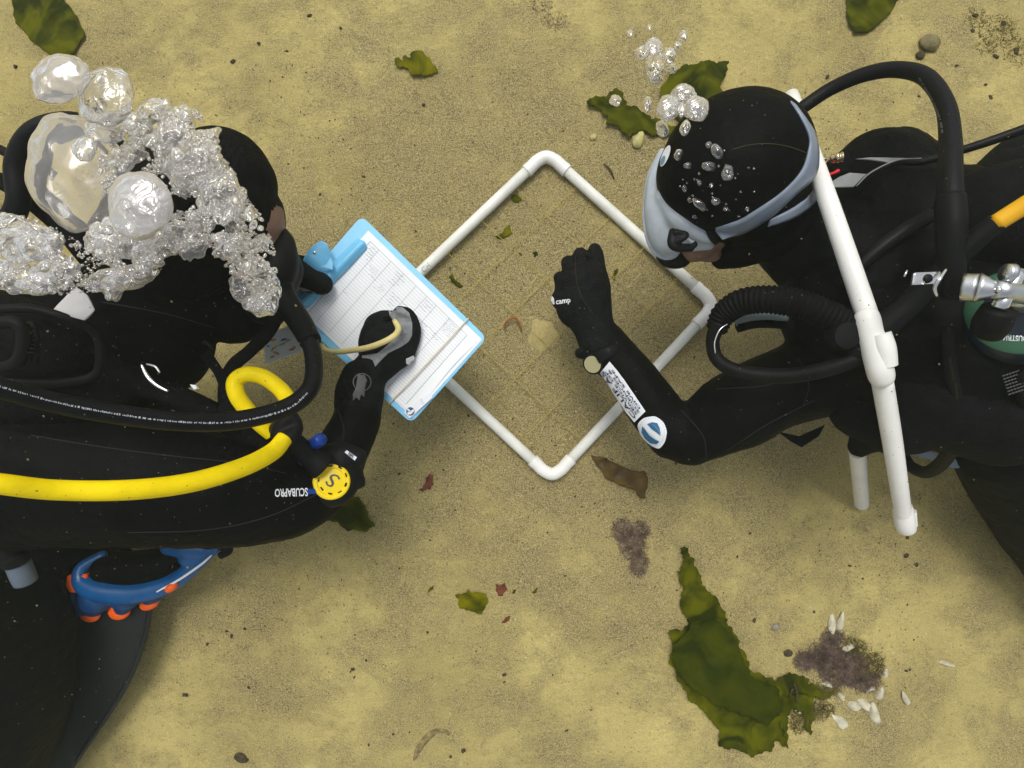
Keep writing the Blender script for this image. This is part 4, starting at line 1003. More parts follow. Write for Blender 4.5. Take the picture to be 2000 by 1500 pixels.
    for nm, a, b, r0, r1, m in (('first_stage', (1880, 561, .62), (1910, 562, .63), 27, 27, 'satin'), ('first_stage_cap', (1908, 562, .63), (1946, 566, .64), 29, 16, 'satin'), ('first_stage_ring', (1868, 560, .62), (1880, 561, .62), 20, 26, 'plast'),
                                ('valve', (1990, 530, .63), (1948, 606, .63), 15, 15, 'steel'), ('yoke', (1945, 566, .64), (2010, 574, .62), 17, 22, 'satin'), ('valve_stem', (1985, 570, .61), (2010, 590, .57), 26, 30, 'satin')):
        tube(nm, [(*a, r0), (*b, r1)], M[m], t, n=4, seg=28)
    tube('yoke_screw', [(1948, 567, .665, 6), (1952, 566, .672, 4)], M['steel'], t, n=2)
    tube('yoke_flange', [(1976, 534, .64, 19), (1962, 532, .64, 17)], M['satin'], t, n=3)
    tube('tank_knob', [(1952, 604, .63, 30), (1938, 630, .62, 33), (1928, 650, .61, 28)], M['rubber2'], t, n=6, seg=20)
    tube('tank_strap', [(2030, 700, .56, 9), (1990, 742, .55, 9), (2000, 790, .52, 9)], M['vest'], t)
    bm = bmesh.new()
    for i in range(8):
        for j in range(7):
            x, y = 1958+i*6+j*2, 735+j*6-i*2; sweep(bm, [P(x, y, .553), P(x+4, y-2, .553)], [.0011]*2, 5)
    obj('mesh_panel', bm, M['plast_l'], t)
    # small light with red ring
    tube('light_body', [(1622, 312, .42, 5), (1632, 309, .43, 9), (1648, 306, .435, 9)], M['goldsteel'], t, n=20, ripple=(.12, .006))
    tube('light_pin', [(1604, 310, .42, 3), (1614, 311, .42, 3)], M['steel'], t, n=2)
    tube('red_ring', [(1606, 338, .415, 2), (1616, 341, .42, 2.6), (1628, 338, .42, 2.6), (1638, 333, .42, 3.6)], M['red'], t)
M['print2'] = mat('print_faint', (.12, .13, .13), .5, .3)
M['yellow2'] = mat('hose_amber', (.80, .42, .01), .4, .4)
M['ripple'] = mat('corrugated_rubber', (.004, .0035, .004), .65, .08)
M['rubber2'] = mat('rubber_worn', (.006, .0055, .006), .55, .10, var=.3, vscale=40)
M['palehose'] = mat('hose_palegrey', (.12, .15, .16), .4, .4)
M['slate'] = mat('slate_label', (.30, .36, .42), .5, .3)
M['tank'] = mat('tank_paint', (.012, .018, .03), .35, .45)
M['goldsteel'] = mat('goldsteel', (.75, .62, .42), .2, .5, metal=1.0)
right_gear()

# white pipe stand behind the head of the right diver
t = thing('pipe_stand', P(1700, 640, 0), 'long white plastic pipe with a fat joint leaning across the back of the right diver', 'pipe')
t.location.z = 0
tube('pipe', [(1545, 186, .36, 14), (1602, 348, .46, 17), (1650, 487, .50, 18.8), (1697, 626, .52, 20)], M['pvc2'], t, n=6, seg=28)
tube('pipe', [(1722, 738, .50, 19), (1741, 850, .45, 17.8), (1756, 950, .40, 16), (1766, 1020, .36, 14.5)], M['pvc2'], t, n=6, seg=28)
bm = bmesh.new()
for q in ([(1692, 616, .518, 22), (1694, 626, .52, 23.5), (1705, 668, .52, 24), (1716, 712, .52, 24), (1721, 732, .515, 23.5), (1723, 741, .51, 21)], [(1719, 652, .530, 19), (1727, 680, .530, 20.5), (1732, 714, .526, 19)]):
    c = crv(q, 6); sweep(bm, [P(*p[:3]) for p in c], [p[3]*K(p[2]) for p in c], 30)
bmesh.ops.recalc_face_normals(bm, faces=bm.faces); o = obj('coupling', bm, M['pvc2'], t)
o.data.set_sharp_from_angle(angle=R_(40))
bm = bmesh.new()
for q in ([(1762, 990, .37, 17.5), (1766, 1010, .365, 18), (1768, 1024, .36, 18), (1770, 1032, .355, 17)], [(1757, 1004, .35, 12), (1762, 1026, .345, 13)], [(1775, 998, .35, 13), (1778, 1026, .345, 12)]):
    c = crv(q, 5); sweep(bm, [P(*p[:3]) for p in c], [p[3]*K(p[2]) for p in c], 30)
bmesh.ops.recalc_face_normals(bm, faces=bm.faces); o = obj('end_cap', bm, M['pvc2'], t)
o.data.set_sharp_from_angle(angle=R_(40))
slab('pipe_end', roundpoly([(1526, 186), (1552, 176), (1561, 214), (1548, 210)], 3), .35, .02, M['pvc2'], t, .002)
t = thing('pipe_peg', P(1682, 930, 0), 'short upright white pipe end below the vest of the right diver', 'pipe')
t.location.z = 0
lathe('pipe', P(1683, 985, .02), (P(1674, 870, .26)-P(1683, 985, .02)), [(0, .0135), (.004, .0145), (.30, .0145)], M['pvc2'], t)

# ------------------------------------------------------------------ seaweed, shells, stones on the sand
def jag(outline, amp, it=3):
    o = [Vector(p) for p in outline]
    for _ in range(it+1):
        n = []
        for i in range(len(o)):
            a, b = o[i], o[(i+1) % len(o)]; d = b-a; l = d.length; n.append(a)
            if l > 3: n.append((a+b)/2+Vector((-d.y, d.x))/l*random.uniform(-amp, amp)*min(1, l/14))
        o = n; amp *= .75
    return [tuple(p) for p in o]
def frond(name, outline, z0, m, parent=None, amp=4, lift=.008, step=6, zs=22, th=.0005, flat=False):
    o = jag(outline, amp)
    v, tr = fill(o, step, 0); bm = bmesh.new(); S = random.uniform(0, 100); vs = []
    for p in v:
        q = P(p.x, p.y, z0)
        z = G(p.x, p.y)+z0+lift*(.4+.6*noise.noise(Vector((q.x*zs, q.y*zs, S)))+.35*noise.noise(Vector((q.x*zs*3, q.y*zs*3, S))))
        vs.append(bm.verts.new(P(p.x, p.y, max(z, G(p.x, p.y)+.0015))))
    for f in tr:
        try: bm.faces.new([vs[i] for i in f])
        except ValueError: pass
    bmesh.ops.recalc_face_normals(bm, faces=bm.faces)
    bmesh.ops.solidify(bm, geom=bm.faces[:], thickness=th)
    return obj(name, bm, m, parent)
random.seed(21)
tag(frond('seaweed', [(20, -20), (110, -20), (150, 30), (165, 70), (140, 108), (100, 112), (60, 80), (30, 45)], .004, M['kelp'], amp=3), 'dull green seaweed piece in the top left corner above the large bubbles', 'seaweed')
tag(frond('seaweed', [(771, 114), (776, 130), (796, 133), (805, 151), (825, 147), (844, 146), (856, 138), (844, 123), (828, 104), (812, 99), (802, 112), (792, 107), (788, 120), (779, 112)], .003, M['kelp2'], amp=5, step=4), 'small bright olive seaweed tuft alone on open sand near the top of the frame', 'seaweed')
tag(frond('seaweed', [(1146, 198), (1170, 188), (1186, 186), (1190, 176), (1202, 172), (1214, 178), (1216, 190), (1224, 206), (1248, 212), (1272, 232), (1300, 240), (1325, 250), (1300, 266), (1260, 256), (1232, 266), (1216, 258), (1200, 242), (1184, 242), (1188, 226), (1170, 212), (1150, 212)], .005, M['kelp'], amp=5, step=5, lift=.012), 'crinkled green seaweed left of the bubble column, beside the right hood', 'seaweed')
tag(frond('seaweed', [(1290, 170), (1316, 140), (1330, 130), (1352, 126), (1376, 119), (1400, 124), (1424, 119), (1422, 136), (1408, 160), (1410, 176), (1424, 188), (1440, 230), (1360, 250), (1300, 215)], .006, M['kelp'], amp=4, step=6, lift=.010), 'broad olive seaweed blade behind the bubbles above the right hood', 'seaweed')
tag(frond('seaweed', [(1652, -20), (1765, -20), (1735, 30), (1700, 60), (1670, 65), (1658, 45)], .003, M['kelp'], amp=3), 'dark olive seaweed clump at the top edge above the arched hose', 'seaweed')
tag(frond('seaweed', [(640, 985), (660, 975), (700, 970), (717, 997), (733, 1027), (713, 1040), (680, 1037), (660, 1020), (632, 1020)], .004, M['kelp'], amp=4, step=5), 'green seaweed piece under the yellow-faced regulator and left elbow', 'seaweed')
tag(frond('seaweed', [(889, 1162), (910, 1158), (914, 1150), (922, 1158), (949, 1160), (953, 1179), (940, 1200), (910, 1192), (898, 1188), (895, 1170)], .002, M['kelp2'], amp=3, step=5, lift=.005), 'flat bright green seaweed scrap on sand below the white frame', 'seaweed')
kt = thing('seaweed', P(1400, 1300, 0), 'largest green seaweed, long ragged blade at lower right beside the shells', 'seaweed')
kt.location.z = 0
frond('blade', [(1328, 1070), (1337, 1067), (1355, 1090), (1365, 1117), (1377, 1147), (1400, 1167), (1418, 1197), (1422, 1223), (1440, 1243), (1457, 1277), (1463, 1307), (1493, 1320), (1517, 1330), (1543, 1312), (1570, 1320), (1583, 1340), (1625, 1352), (1612, 1366), (1560, 1356), (1530, 1356), (1527, 1400), (1540, 1463), (1517, 1447), (1503, 1470), (1467, 1480), (1437, 1463), (1403, 1457), (1397, 1417), (1350, 1373), (1320, 1323), (1307, 1280), (1313, 1250), (1302, 1237), (1330, 1233), (1343, 1223), (1333, 1193), (1330, 1140), (1320, 1117), (1330, 1107)], .006, M['kelp'], kt, amp=6, step=6, lift=.012)
frond('blade', [(1315, 1260), (1350, 1215), (1400, 1212), (1432, 1250), (1456, 1300), (1480, 1330), (1520, 1345), (1528, 1390), (1500, 1420), (1450, 1400), (1400, 1380), (1340, 1338), (1318, 1300)], .020, M['kelpdk'] if 'kelpdk' in M else M.setdefault('kelpdk', kelp_mat('kelp_dark', (.034, .050, .0004), (.10, .115, .0004), .35, .7)), kt, amp=6, step=7, lift=.012)
frond('blade', [(1527, 1345), (1560, 1325), (1600, 1345), (1590, 1375), (1583, 1437), (1570, 1400), (1548, 1385), (1535, 1450), (1522, 1400)], .004, M['kelp'], kt, amp=8, step=6, lift=.010)
for p in (((1548, 1345), (1545, 1352), (1542, 1362)), ((1551, 1335), (1556, 1350), (1556, 1372))):
    tube('stem', [(*q, .02, 1.8) for q in p], M['stone'], kt, n=4, seg=6)
tag(frond('brown_leaf', [(1154, 888), (1192, 900), (1225, 915), (1261, 921), (1265, 945), (1261, 973), (1249, 973), (1240, 957), (1210, 948), (1180, 930), (1168, 912)], .004, M['brownleaf'], amp=3, step=5, lift=.008), 'translucent brown seaweed leaf on sand below the right forearm', 'seaweed')
random.seed(5)
tag(frond('red_seaweed', [(838, 925), (847, 927), (847, 945), (841, 955), (826, 961), (817, 957), (829, 945)], .002, M['redleaf'], amp=3, step=4, lift=.004), 'dark red seaweed scrap right of the yellow-faced regulator', 'seaweed')
tag(frond('red_seaweed', [(967, 1140), (975, 1143), (986, 1138), (991, 1152), (982, 1164), (973, 1164), (968, 1155)], .002, M['redleaf'], amp=3, step=4, lift=.004), 'star-shaped red seaweed scrap beside the flat green scrap', 'seaweed')
tag(frond('red_seaweed', [(979, 1216), (988, 1206), (997, 1203), (995, 1210), (985, 1217)], .002, M['redleaf'], amp=2, step=4, lift=.003), 'small reddish seaweed flake just below the star-shaped red one', 'seaweed')
for pts, lb in (([(835, 1156), (840, 1147), (848, 1142), (846, 1150), (838, 1157)], 'thin yellow-green seaweed fleck left of the flat green scrap'),
                ([(1000, 1159), (1005, 1151), (1008, 1153), (1003, 1160)], 'tiny green seaweed fleck right of the star-shaped red scrap'),
                ([(1038, 1155), (1044, 1154), (1051, 1148), (1048, 1157), (1042, 1159)], 'tiny green seaweed fleck on open sand farther right of the red star'),
                ([(998, 386), (1008, 380), (1020, 390), (1012, 396), (1002, 394)], 'dark green seaweed tuft inside the top corner of the white frame'),
                ([(966, 462), (980, 456), (985, 445), (996, 438), (1000, 456), (988, 462), (975, 466)], 'yellow-green and brown weed sprig on the sand inside the frame'),
                ([(876, 540), (884, 534), (890, 548), (905, 558), (896, 562), (882, 552)], 'dark curled weed strand inside the frame beside the clipboard'),
                ([(1040, 494), (1048, 491), (1051, 498), (1044, 503)], 'round dark green weed spot between the sprig and the glove'),
                ([(1196, 544), (1200, 528), (1206, 524), (1204, 540), (1199, 548)], 'thin dark weed strand right of the gloved hand in the frame')):
    tag(frond('weed_scrap', pts, .001, M['kelp2'] if 'yellow' in lb else M['kelp'], amp=2.5, step=3.5, lift=.003), lb, 'seaweed')
tag(tube('orange_twig', [(986, 642, .012, 1.6), (988, 630, .016, 2.2), (1003, 620, .018, 2.4), (1012, 628, .016, 2.2), (1019, 646, .010, 1.4)], mat('twig_rust', (.28, .11, .035), .6, .2), seg=8), 'bent rust-orange twig inside the frame left of the pale mound', 'twig')
tag(tube('dark_twig', [(1180, 320, .008, 1.4), (1192, 332, .009, 1.8), (1200, 350, .008, 1.2)], M['stone'], seg=8), 'short dark twig on sand outside the upper right frame side', 'twig')
def mound(name, cx, cy, r, h, m, lb):
    bm = bmesh.new(); n = 26; vs = {}
    for i in range(n):
        for j in range(40):
            q = i/(n-1); a = 2*math.pi*j/40; rr = r*q*(1+.12*math.sin(a*3+1)+.07*math.sin(a*5)+.08*noise.noise(Vector((math.cos(a)*4, math.sin(a)*4, 1)))); x, y = cx+rr*math.cos(a), cy+rr*math.sin(a)
            p = P(x, y, 0); z = G(x, y)-.0015+h*(math.cos(math.pi*q)*.5+.5)+.0015*noise.noise(Vector((p.x*70, p.y*70, 3)))*(1-q)
            vs[i, j] = bm.verts.new((p.x, p.y, z))
    for i in range(n-1):
        for j in range(40):
            bm.faces.new((vs[i, j], vs[i+1, j], vs[i+1, (j+1) % 40], vs[i, (j+1) % 40]))
    bmesh.ops.remove_doubles(bm, verts=bm.verts, dist=1e-5)
    tag(obj(name, bm, m), lb, 'sand mound')
mound('sand_mound', 1060, 655, 42, .007, M['mound'], 'low smooth pale sand mound inside the frame left of the right wrist')
def tuft(name, blobs, n, m, lb, hgt=.02, seed=1):
    random.seed(seed); bm = bmesh.new(); tot = sum(b[2]*b[3] for b in blobs)
    for (x0, y0, rx, ry) in blobs:
        for k in range(int(n*rx*ry/tot)):
            a = random.uniform(0, 6.283); q = math.sqrt(random.random()); x, y = x0+rx*q*math.cos(a), y0+ry*q*math.sin(a)
            b = P(x, y, G(x, y)); d = Vector((random.gauss(0, 1), random.gauss(0, 1), random.uniform(.3, 1.6))).normalized()
            l = hgt*random.uniform(.5, 1)*(1-.5*q); k1 = Vector((random.gauss(0, 1), random.gauss(0, 1), random.gauss(0, .6)))*l*.3
            sweep(bm, [b, b+d*l*.5+k1, b+d*l+k1*1.6], [.00055, .0005, .0003], 3, cap=False)
    return tag(obj(name, bm, m), lb, 'seaweed')
tuft('red_tuft', [(1215, 1035, 22, 24), (1250, 1035, 20, 18), (1235, 1065, 26, 28), (1248, 1100, 18, 26)], 1700, M['mauve'], 'fuzzy purple-brown seaweed patch on sand below the brown leaf', .016, 3)
tuft('red_tuft', [(1570, 1290, 22, 18), (1605, 1280, 34, 26), (1645, 1302, 50, 38), (1625, 1245, 24, 14), (1690, 1330, 30, 20)], 3300, M['mauve'], 'larger fuzzy purple-brown seaweed patch among the shells at lower right', .022, 4)
tuft('brown_tuft', [(1695, 1300, 34, 30), (1665, 1262, 26, 18), (1605, 1348, 34, 16), (1560, 1400, 24, 32), (1600, 1385, 30, 18)], 1900, M['olive'], 'olive-brown weed tuft right of the purple patch among shells', .018, 5)
tuft('debris_weed', [(1950, 60, 40, 34), (1905, 35, 26, 20), (1985, 100, 26, 30), (1925, 95, 22, 16)], 700, M['olive'], 'thin scatter of brown weed debris in the upper right corner', .010, 6)
tuft('debris_weed', [(1085, 42, 30, 18), (1060, 12, 26, 14)], 260, M['mauve'], 'faint brown weed debris near the top edge right of centre', .008, 7)
M['cast'] = mat('cast_sand', (.24, .19, .085), .9, .05, var=.5, vscale=120, bump=.6, bscale=250)
tag(tube('sand_cast', [(806, 1490, .001, 5), (818, 1462, .003, 7), (838, 1437, .004, 7), (858, 1426, .004, 5), (876, 1432, .003, 5), (886, 1450, 0, 3)], M['cast'], seg=10, flat=.6), 'curved dark worm cast on the sand at the bottom edge of the photo', 'worm cast')
def shell(x, y, a, b, ang, lb):
    bm = bmesh.new(); z = .006; k = K(z); n = 14; vs = {}
    for i in range(n):
        for j in range(28):
            q = i/(n-1); t_ = 2*math.pi*j/28; wv = 1+.22*noise.noise(Vector((math.cos(t_)*1.5, math.sin(t_)*1.5, x*.37))); ex = a*q*math.cos(t_)*(1+.22*math.sin(t_))*wv; ey = b*q*math.sin(t_)*wv
            h = .007*(1-q**2.2)*(1+.03*math.cos(i*2.2))
            c, s = math.cos(R_(ang)), math.sin(R_(ang)); vs[i, j] = bm.verts.new(((ex*c-ey*s)*k, -(ex*s+ey*c)*k, h))
    for i in range(n-1):
        for j in range(28): bm.faces.new((vs[i, j], vs[i+1, j], vs[i+1, (j+1) % 28], vs[i, (j+1) % 28]))
    bmesh.ops.remove_doubles(bm, verts=bm.verts, dist=1e-5); bmesh.ops.recalc_face_normals(bm, faces=bm.faces)
    bmesh.ops.solidify(bm, geom=bm.faces[:], thickness=.0006)
    o = obj('shell', bm, M['shell']); o.location = P(x, y, G(x, y)+random.uniform(-.002, .004))
    o.rotation_euler = (random.uniform(-.35, .35), random.uniform(-.35, .35), 0)
    tag(o, lb, 'shell', 'shells round the purple seaweed')
for a in ((1625, 1218, 8, 20, 4, 'upright pale shell above the purple patch, left of a pair'), (1642, 1215, 7, 22, 10, 'upright white shell above the purple patch, right of a pair'), (1657, 1264, 14, 7, -20, 'small shell on the upper edge of the purple patch'),
          (1641, 1408, 11, 20, -50, 'pale oval shell lying alone below the weed tufts'), (1707, 1392, 10, 24, -12, 'brightest white long shell at lower right of the patch'), (1682, 1372, 9, 19, -55, 'dull shell overlapping the bright long shell'),
          (1728, 1314, 6, 11, 10, 'narrow shell at the right edge of the olive tuft'), (1719, 1355, 7, 14, 15, 'tan shell under the right edge of the olive tuft'), (1769, 1364, 6, 17, -30, 'faint narrow shell farthest right of the lower group'),
          (1616, 1337, 12, 6, 20, 'small pale shell inside the purple patch'), (1643, 1360, 5, 10, -35, 'thin shell between kelp end and dark stones'), (1667, 1378, 13, 9, 20, 'greyish shell half buried above the pale oval one'),
          (1848, 1296, 14, 5, 10, 'thin white shell sliver near the right edge of the photo'), (1700, 1345, 10, 6, -10, 'bright shell bit below the olive tuft'), (1560, 1388, 10, 6, 10, 'whitish shell bit beside the long green blade')): shell(*a)
def stone(x, y, rx, ry, ang, m, lb, name='pebble', group=None, seed=0):
    lump = .5 if rx < 7.5 else .18
    bm = bmesh.new(); k = K(0); bmesh.ops.create_icosphere(bm, subdivisions=3, radius=1)
    for v in bm.verts:
        v.co *= 1+lump*noise.noise(v.co*1.6+Vector((seed*7.1, 0, 0))); v.co.x *= rx*k; v.co.y *= ry*k; v.co.z *= min(rx, ry)*k*.6
    o = obj(name, bm, m); o.location = P(x, y, G(x, y)+min(rx, ry)*k*.25); o.rotation_euler.z = R_(-ang); return tag(o, lb, 'pebble', group)
stone(1247, 272, 12, 18, 12, M['pebble'], 'smooth pale olive pebble under the seaweed left of the right hood')
stone(1160, 268, 7, 6, 0, M['pebble'], 'small tan pebble on sand above the frame, left of the olive pebble')
stone(1817, 84, 21, 16, 10, mat('pebble_brown', (.17, .14, .06), .6, .3, var=.3, vscale=80, bump=.3, bscale=200), 'brown pebble at upper right above the arched hose')
stone(1798, 108, 9, 8, 10, M['stone'], 'dark pebble touching the brown pebble above the arched hose')
stone(1516, 1225, 9, 6, -20, mat('pebble_grey', (.25, .22, .17), .6, .3, var=.3, vscale=80), 'grey pebble between the long green blade and the upright shells')
stone(1540, 1276, 9, 7, 0, M['stone'], 'round dark-rimmed pebble left of the purple patch')
random.seed(33)
pr = [(827, 205, 5), (689, 1307, 6), (692, 1323, 4), (362, 1357, 8), (985, 1318, 6), (1016, 497, 6), (1356, 698, 4), (985, 1332, 4), (1616, 150, 6), (1925, 165, 6), (1868, 128, 6), (1935, 190, 7), (1795, 188, 5), (1840, 220, 5),
      (443, 1233, 6), (452, 1242, 5), (478, 1228, 6), (486, 1343, 6), (405, 1258, 6), (715, 1290, 4), (835, 1235, 4), (930, 1272, 3), (1107, 1427, 5), (880, 1478, 5), (905, 1466, 7), (768, 1434, 5), (800, 1430, 4), (720, 1455, 4), (605, 30, 7), (560, 100, 4), (665, 55, 5),
      (1465, 1042, 5), (1440, 1087, 4), (1770, 1085, 7), (1772, 1050, 5), (1473, 1212, 6), (1590, 1195, 4), (1660, 1105, 5), (1300, 700, 4), (1770, 1310, 6), (1777, 1308, 4), (1790, 1103, 6), (1685, 1130, 4), (470, 1480, 16), (480, 1485, 12), (710, 345, 5), (625, 380, 4),
      (780, 925, 4), (1085, 870, 4), (1320, 905, 4), (915, 812, 5), (1945, 110, 8), (1960, 45, 10), (1900, 60, 7), (1985, 100, 9), (1905, 30, 8), (1750, 640, 4), (455, 120, 8), (30, 130, 8), (505, 85, 6), (840, 1055, 4), (780, 1110, 4), (1123, 970, 3)]
for i, (x, y, r_) in enumerate(pr):
    stone(x, y, r_*random.uniform(.5, .85), r_*random.uniform(.35, .6), random.uniform(0, 180), M['stone'], 'small dark pebble scattered on the open sand', group='small dark pebbles on the sand', seed=i)
# grit: too many to count
def grit(name, n, m, r0, r1, seed, hull=None):
    random.seed(seed); it = []
    for _ in range(n):
        x, y = random.uniform(-.95, .95), random.uniform(-.75, .75)
        c = noise.noise(Vector((x*3, y*3, seed)))
        if random.random() > .30+c*1.3+.6*math.exp(-((x-.07)**2+(y-.12)**2)/.09): continue
        q = r0+(r1-r0)*random.random()**4
        it.append(((x, y, ground_z(x, y)+q*.1), (q*random.uniform(.7, 1.5), q*random.uniform(.5, 1), q*.45), random.uniform(0, 3)))
    tag(many(name, it, m), kind='stuff')
grit('dark_grit', 9500, mat('grit_dark', (.075, .055, .03), .8, .2, var=.5, vscale=60), .0006, .0026, 1)
grit('tan_grit', 7500, mat('grit_tan', (.30, .22, .09), .8, .2, var=.5, vscale=60), .0008, .0030, 2)
grit('pale_grit', 3800, mat('grit_pale', (.68, .62, .48), .5, .4, var=.2, vscale=60), .0006, .0021, 3)

# ------------------------------------------------------------------ air bubbles
def bubble(x, y, z, rx, ry, ang, m, lb, group, lump=.12, seed=0, sub=4, sq=.62, parent=None):
    bm = bmesh.new(); k = K(z); bmesh.ops.create_icosphere(bm, subdivisions=sub, radius=1)
    for v in bm.verts:
        p = v.co.copy(); s = Vector((seed*3.7, seed*1.3, 0))
        v.co *= 1+lump*noise.noise(p*1.3+s)+lump*.45*noise.noise(p*3.4+s)
        v.co.x *= rx*k; v.co.y *= ry*k; v.co.z *= (rx+ry)/2*k*sq*(1 if p.z > 0 else .55)
    o = obj('air_bubble', bm, m); o.location = P(x, y, z); o.rotation_euler.z = R_(-ang); return tag(o, lb, 'air bubble', group)
GR = 'air bubbles rising from the right diver'; GL = 'air bubbles rising from the left diver'
i = 0
for x, y, rx, ry, a, z, lb in (
    (1305, 211, 22, 25, 0, .66, 'large silvery bubble left of a pair beside the right hood'), (1360, 213, 25, 24, 0, .66, 'large silvery bubble touching the upper left of the right hood'),
    (1336, 184, 25, 19, 10, .64, 'broad bubble on top of the pair beside the right hood'), (1331, 214, 7, 15, 0, .67, 'narrow bubble squeezed between the large pair'),
    (1279, 128, 20, 26, 10, .68, 'lumpy bubble in the middle of the upper bubble column'), (1276, 92, 18, 17, 0, .70, 'round bubble heading the upper bubble column'), (1253, 104, 13, 14, 0, .69, 'clear bubble left of the column head'),
    (1307, 108, 13, 15, 0, .69, 'clear bubble right of the column head'), (1334, 70, 9, 11, 0, .71, 'topmost right bubble of the column'), (1323, 90, 8, 10, 0, .70, 'small bubble under the topmost right bubble'),
    (1230, 65, 6, 8, 0, .71, 'tiny bubble at the upper left of the column'), (1268, 54, 4, 6, 0, .72, 'tiny faint bubble at the very top of the column'), (1312, 134, 10, 10, 0, .68, 'bubble right of the lumpy column bubble'),
    (1264, 203, 8, 15, 5, .66, 'narrow bubble over the green seaweed'), (1294, 252, 12, 17, -15, .63, 'oval bubble below the large left one'), (1338, 250, 10, 16, 15, .62, 'oval bubble between the large pair and the hood'),
    (1202, 197, 12, 11, 0, .60, 'faint clear bubble over the left end of the crinkled seaweed'), (1280, 152, 14, 12, 0, .67, 'clear bubble low in the upper column')):
    i += 1; bubble(x, y, z, rx, ry, a, M['bub'] if i > 4 and i != 6 else M['bubmilk2'], lb, GR, .16, i)
hoodtree = tree_of(bpy.data.objects['hood.001'])
for x, y, rx, ry, a, lb in ((1326, 302, 9, 12, 30, 'bubble resting on the hood next to its badge'), (1400, 296, 10, 16, -25, 'longest upright bubble on the right hood'), (1384, 283, 6, 6, 0, 'small bubble touching the longest upright one on the hood'),
    (1385, 325, 14, 9, 10, 'flat oval bubble in the middle of the hood'), (1344, 323, 9, 6, 0, 'double small bubble left of the flat oval one'), (1421, 338, 12, 15, 10, 'large crinkled bubble right of the flat oval one'), (1337, 368, 5, 7, 0, 'small bubble low on the left of the hood'),
    (1366, 399, 16, 8, 45, 'slanted long bubble near the hood lower edge'), (1348, 390, 5, 6, 0, 'tiny bubble left of the slanted long one'), (1398, 393, 9, 8, 0, 'round bubble right of the slanted long one'), (1389, 362, 4, 5, 0, 'tiny bubble in the hood centre'),
    (1366, 357, 4, 5, 0, 'tiny bubble left of the hood centre'), (1417, 408, 5, 5, 0, 'small bubble near the strap, left one'), (1459, 408, 4, 5, 0, 'small bubble near the strap, right one'), (1358, 423, 6, 4, 0, 'small bubble right over the mask edge')):
    i += 1; h = onto(hoodtree, x, y, .003); z = h.z if h is not None else .5
    bubble(x, y, z, rx, ry, a, M['bub'], lb, GR, .2, i, 3)
for k in range(34):
    random.seed(100+k); x, y = random.gauss(1390, 42), random.gauss(355, 50); h = onto(hoodtree, x, y, .001)
    if h is None or h.z < .42: continue
    r_ = random.uniform(1.2, 2.8); bubble(x, y, h.z, r_, r_, 0, M['bub'], 'tiny bubble among many speckling the right hood', GR, .1, k, 2)
# left diver
for n_, (x, y, rx, ry, a, z, m, lb, lump) in enumerate((
    (118, 155, 58, 46, -20, .74, 'bubhaze', 'large clear dome bubble at the upper left end of the stream', .14), (208, 188, 54, 58, 0, .72, 'bubsoft', 'large whitish bubble right of the clear dome bubble', .18),
    (275, 402, 64, 66, 0, .72, 'bubmilk', 'bright round milky bubble in the centre of the left bubble mass', .10), (150, 335, 92, 114, -12, .64, 'bubclear', 'biggest clear bubble inside the curved black hose at left', .13),
    (166, 290, 23, 26, 0, .73, 'bub', 'shiny bubble riding on the biggest clear bubble', .12), (340, 262, 42, 34, -40, .70, 'bubsoft', 'crumpled bubble at the upper right of the left mass', .30), (380, 318, 58, 40, -35, .68, 'bubsoft', 'crumpled bubble over the left hood crown', .34),
    (430, 380, 44, 48, 0, .68, 'bubsoft', 'crumpled bubble right of the milky one over the hood', .34), (330, 470, 60, 32, -15, .66, 'bubsoft', 'wide crumpled bubble under the milky one', .34), (235, 470, 46, 42, 0, .67, 'bubsoft', 'crumpled bubble lower left of the milky one', .3),
    (480, 560, 34, 26, 20, .60, 'bubsoft', 'torn bubble sheet above the clipboard hand', .45), (522, 570, 22, 42, 0, .58, 'bubsoft', 'upright torn bubble next to the mouth regulator', .4), (230, 545, 66, 24, -8, .66, 'bubsoft', 'long bubble sheet above the white flap', .3),
    (60, 480, 60, 36, 10, .68, 'bubsoft', 'broad crumpled bubble at the left picture edge', .4), (20, 540, 50, 32, 10, .67, 'bubsoft', 'low crumpled bubble at the left picture edge', .4), (110, 530, 42, 30, 0, .68, 'bubsoft', 'crumpled bubble between the edge ones and the flap', .4))):
    bubble(x, y, z, rx, ry, a, M[m], lb, GL, lump, n_+50, 5, .45)
random.seed(77)
PLUME = [(300, 215, 30), (270, 250, 26), (345, 230, 24), (395, 280, 30), (350, 345, 34), (420, 330, 26), (460, 430, 30), (400, 430, 38), (450, 480, 26), (500, 480, 24), (380, 480, 30), (200, 470, 30), (215, 250, 30), (255, 300, 34), (290, 500, 30), (500, 520, 28), (225, 555, 24), (30, 440, 30), (95, 470, 30), (75, 555, 28), (505, 595, 24)]
for q, (x, y, rr) in enumerate(PLUME):
    bubble(x, y, .655+.03*random.random(), rr*random.uniform(.9, 1.3), rr*random.uniform(.55, .95), random.uniform(0, 180), M['bubsoft'], 'crumpled see-through bubble merging into the plume over the left hood', GL, .55, q+400, 4, .4)
def inpoly(x, y, poly):
    c = False
    for i in range(len(poly)):
        (x1, y1), (x2, y2) = poly[i], poly[i-1]
        if (y1 > y) != (y2 > y) and x < (x2-x1)*(y-y1)/(y2-y1)+x1: c = not c
    return c
FO = [[(300, 205), (385, 212), (430, 290), (490, 395), (520, 430), (540, 500), (545, 600), (520, 612), (470, 590), (450, 530), (400, 470), (330, 505), (230, 530), (170, 490), (200, 380), (190, 310), (240, 250)],
      [(-20, 430), (60, 420), (120, 450), (190, 500), (300, 500), (330, 520), (250, 565), (120, 575), (-20, 570)]]
LB = 'small silvery bubble packed in the mass above the left hood'
n_ = 0
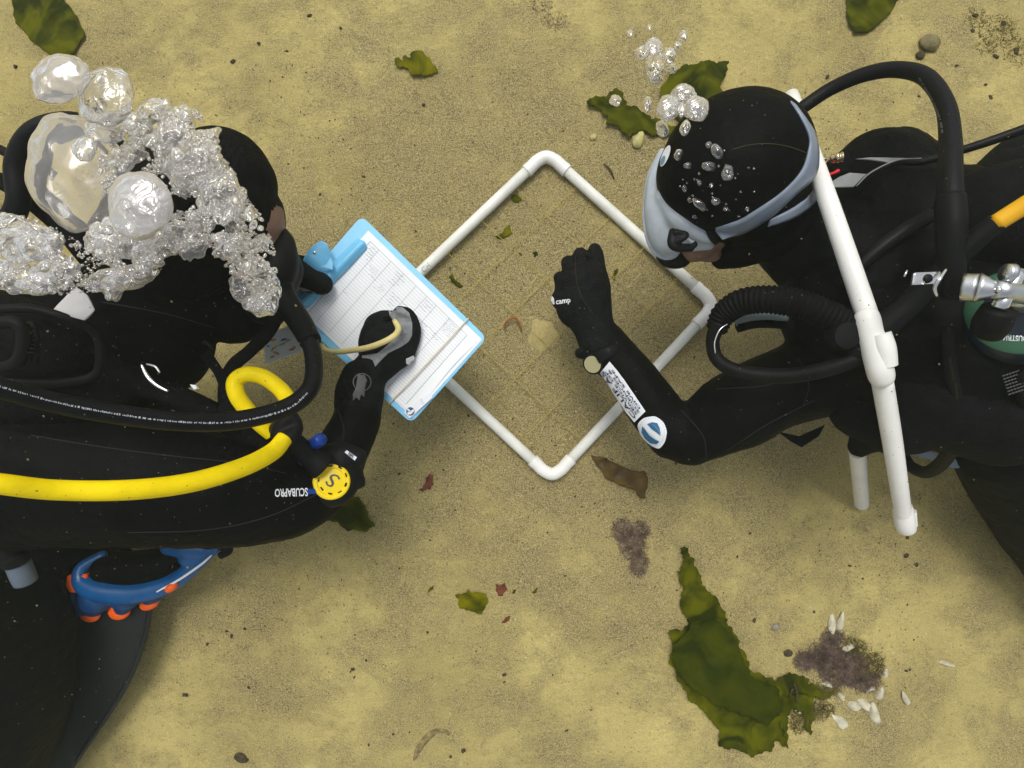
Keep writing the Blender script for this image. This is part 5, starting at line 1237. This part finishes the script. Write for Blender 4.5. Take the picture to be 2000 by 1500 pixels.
while n_ < 210:
    P_ = FO[0] if random.random() < .7 else FO[1]
    x, y = random.uniform(-20, 560), random.uniform(200, 620)
    if not inpoly(x, y, P_) or noise.noise(Vector((x/60, y/60, 4))) < -.22: continue
    r_ = 3.5+11*random.random()**2.4
    bubble(x, y, random.uniform(.66, .76), r_, r_*random.uniform(.6, 1), random.uniform(0, 180), M['bub'], LB, GL, .25, n_+200, 3); n_ += 1
it = []
while len(it) < 10000:
    P_ = FO[0] if random.random() < .74 else FO[1]
    x, y = random.gauss(0, 9)+random.uniform(-20, 560), random.gauss(0, 9)+random.uniform(190, 620)
    q = noise.noise(Vector((x/38, y/38, 9)))
    if not inpoly(x, y, P_) or q < -.08: continue
    z = random.uniform(.60, .72); r_ = (.9+3.6*random.random()**4)*K(z)
    it.append((P(x, y, z), (r_, r_*random.uniform(.7, 1), r_*.8), random.uniform(0, 3)))
tag(many('bubble_foam', it, M['foam'], 2), kind='stuff')
# ------------------------------------------------------------------ grains drifting in the water
random.seed(50); it = []
for k in range(620):
    x, y = (random.uniform(-20, 620), random.uniform(580, 1450)) if random.random() < .55 else (random.uniform(1050, 2020), random.uniform(180, 1100))
    z = random.uniform(.62, .80); r_ = random.uniform(.5, 1.5)*K(z)*(1 if random.random() < .95 else 2)
    it.append((P(x, y, z), (r_, r_*random.uniform(.5, 1), r_*.8), random.uniform(0, 3)))
tag(many('drifting_grains', it, M['mote']), kind='stuff')

# ------------------------------------------------------------------ the water's own haze, round everything
hm = bpy.data.materials.new('water_haze'); hm.use_nodes = True; t = hm.node_tree; t.nodes.clear()
pv = t.nodes.new('ShaderNodeVolumePrincipled'); pv.inputs['Color'].default_value = (.82, .88, .68, 1)
pv.inputs["Density"].default_value = .028; pv.inputs['Anisotropy'].default_value = .2
t.links.new(pv.outputs[0], t.nodes.new('ShaderNodeOutputMaterial').inputs['Volume'])
bm = bmesh.new(); bmesh.ops.create_cube(bm, size=1, matrix=Matrix.Translation((0, 0, .03)) @ Matrix.Diagonal((420, 420, 2.86, 1)))
tag(obj('haze', bm, hm, None, False), kind='stuff')
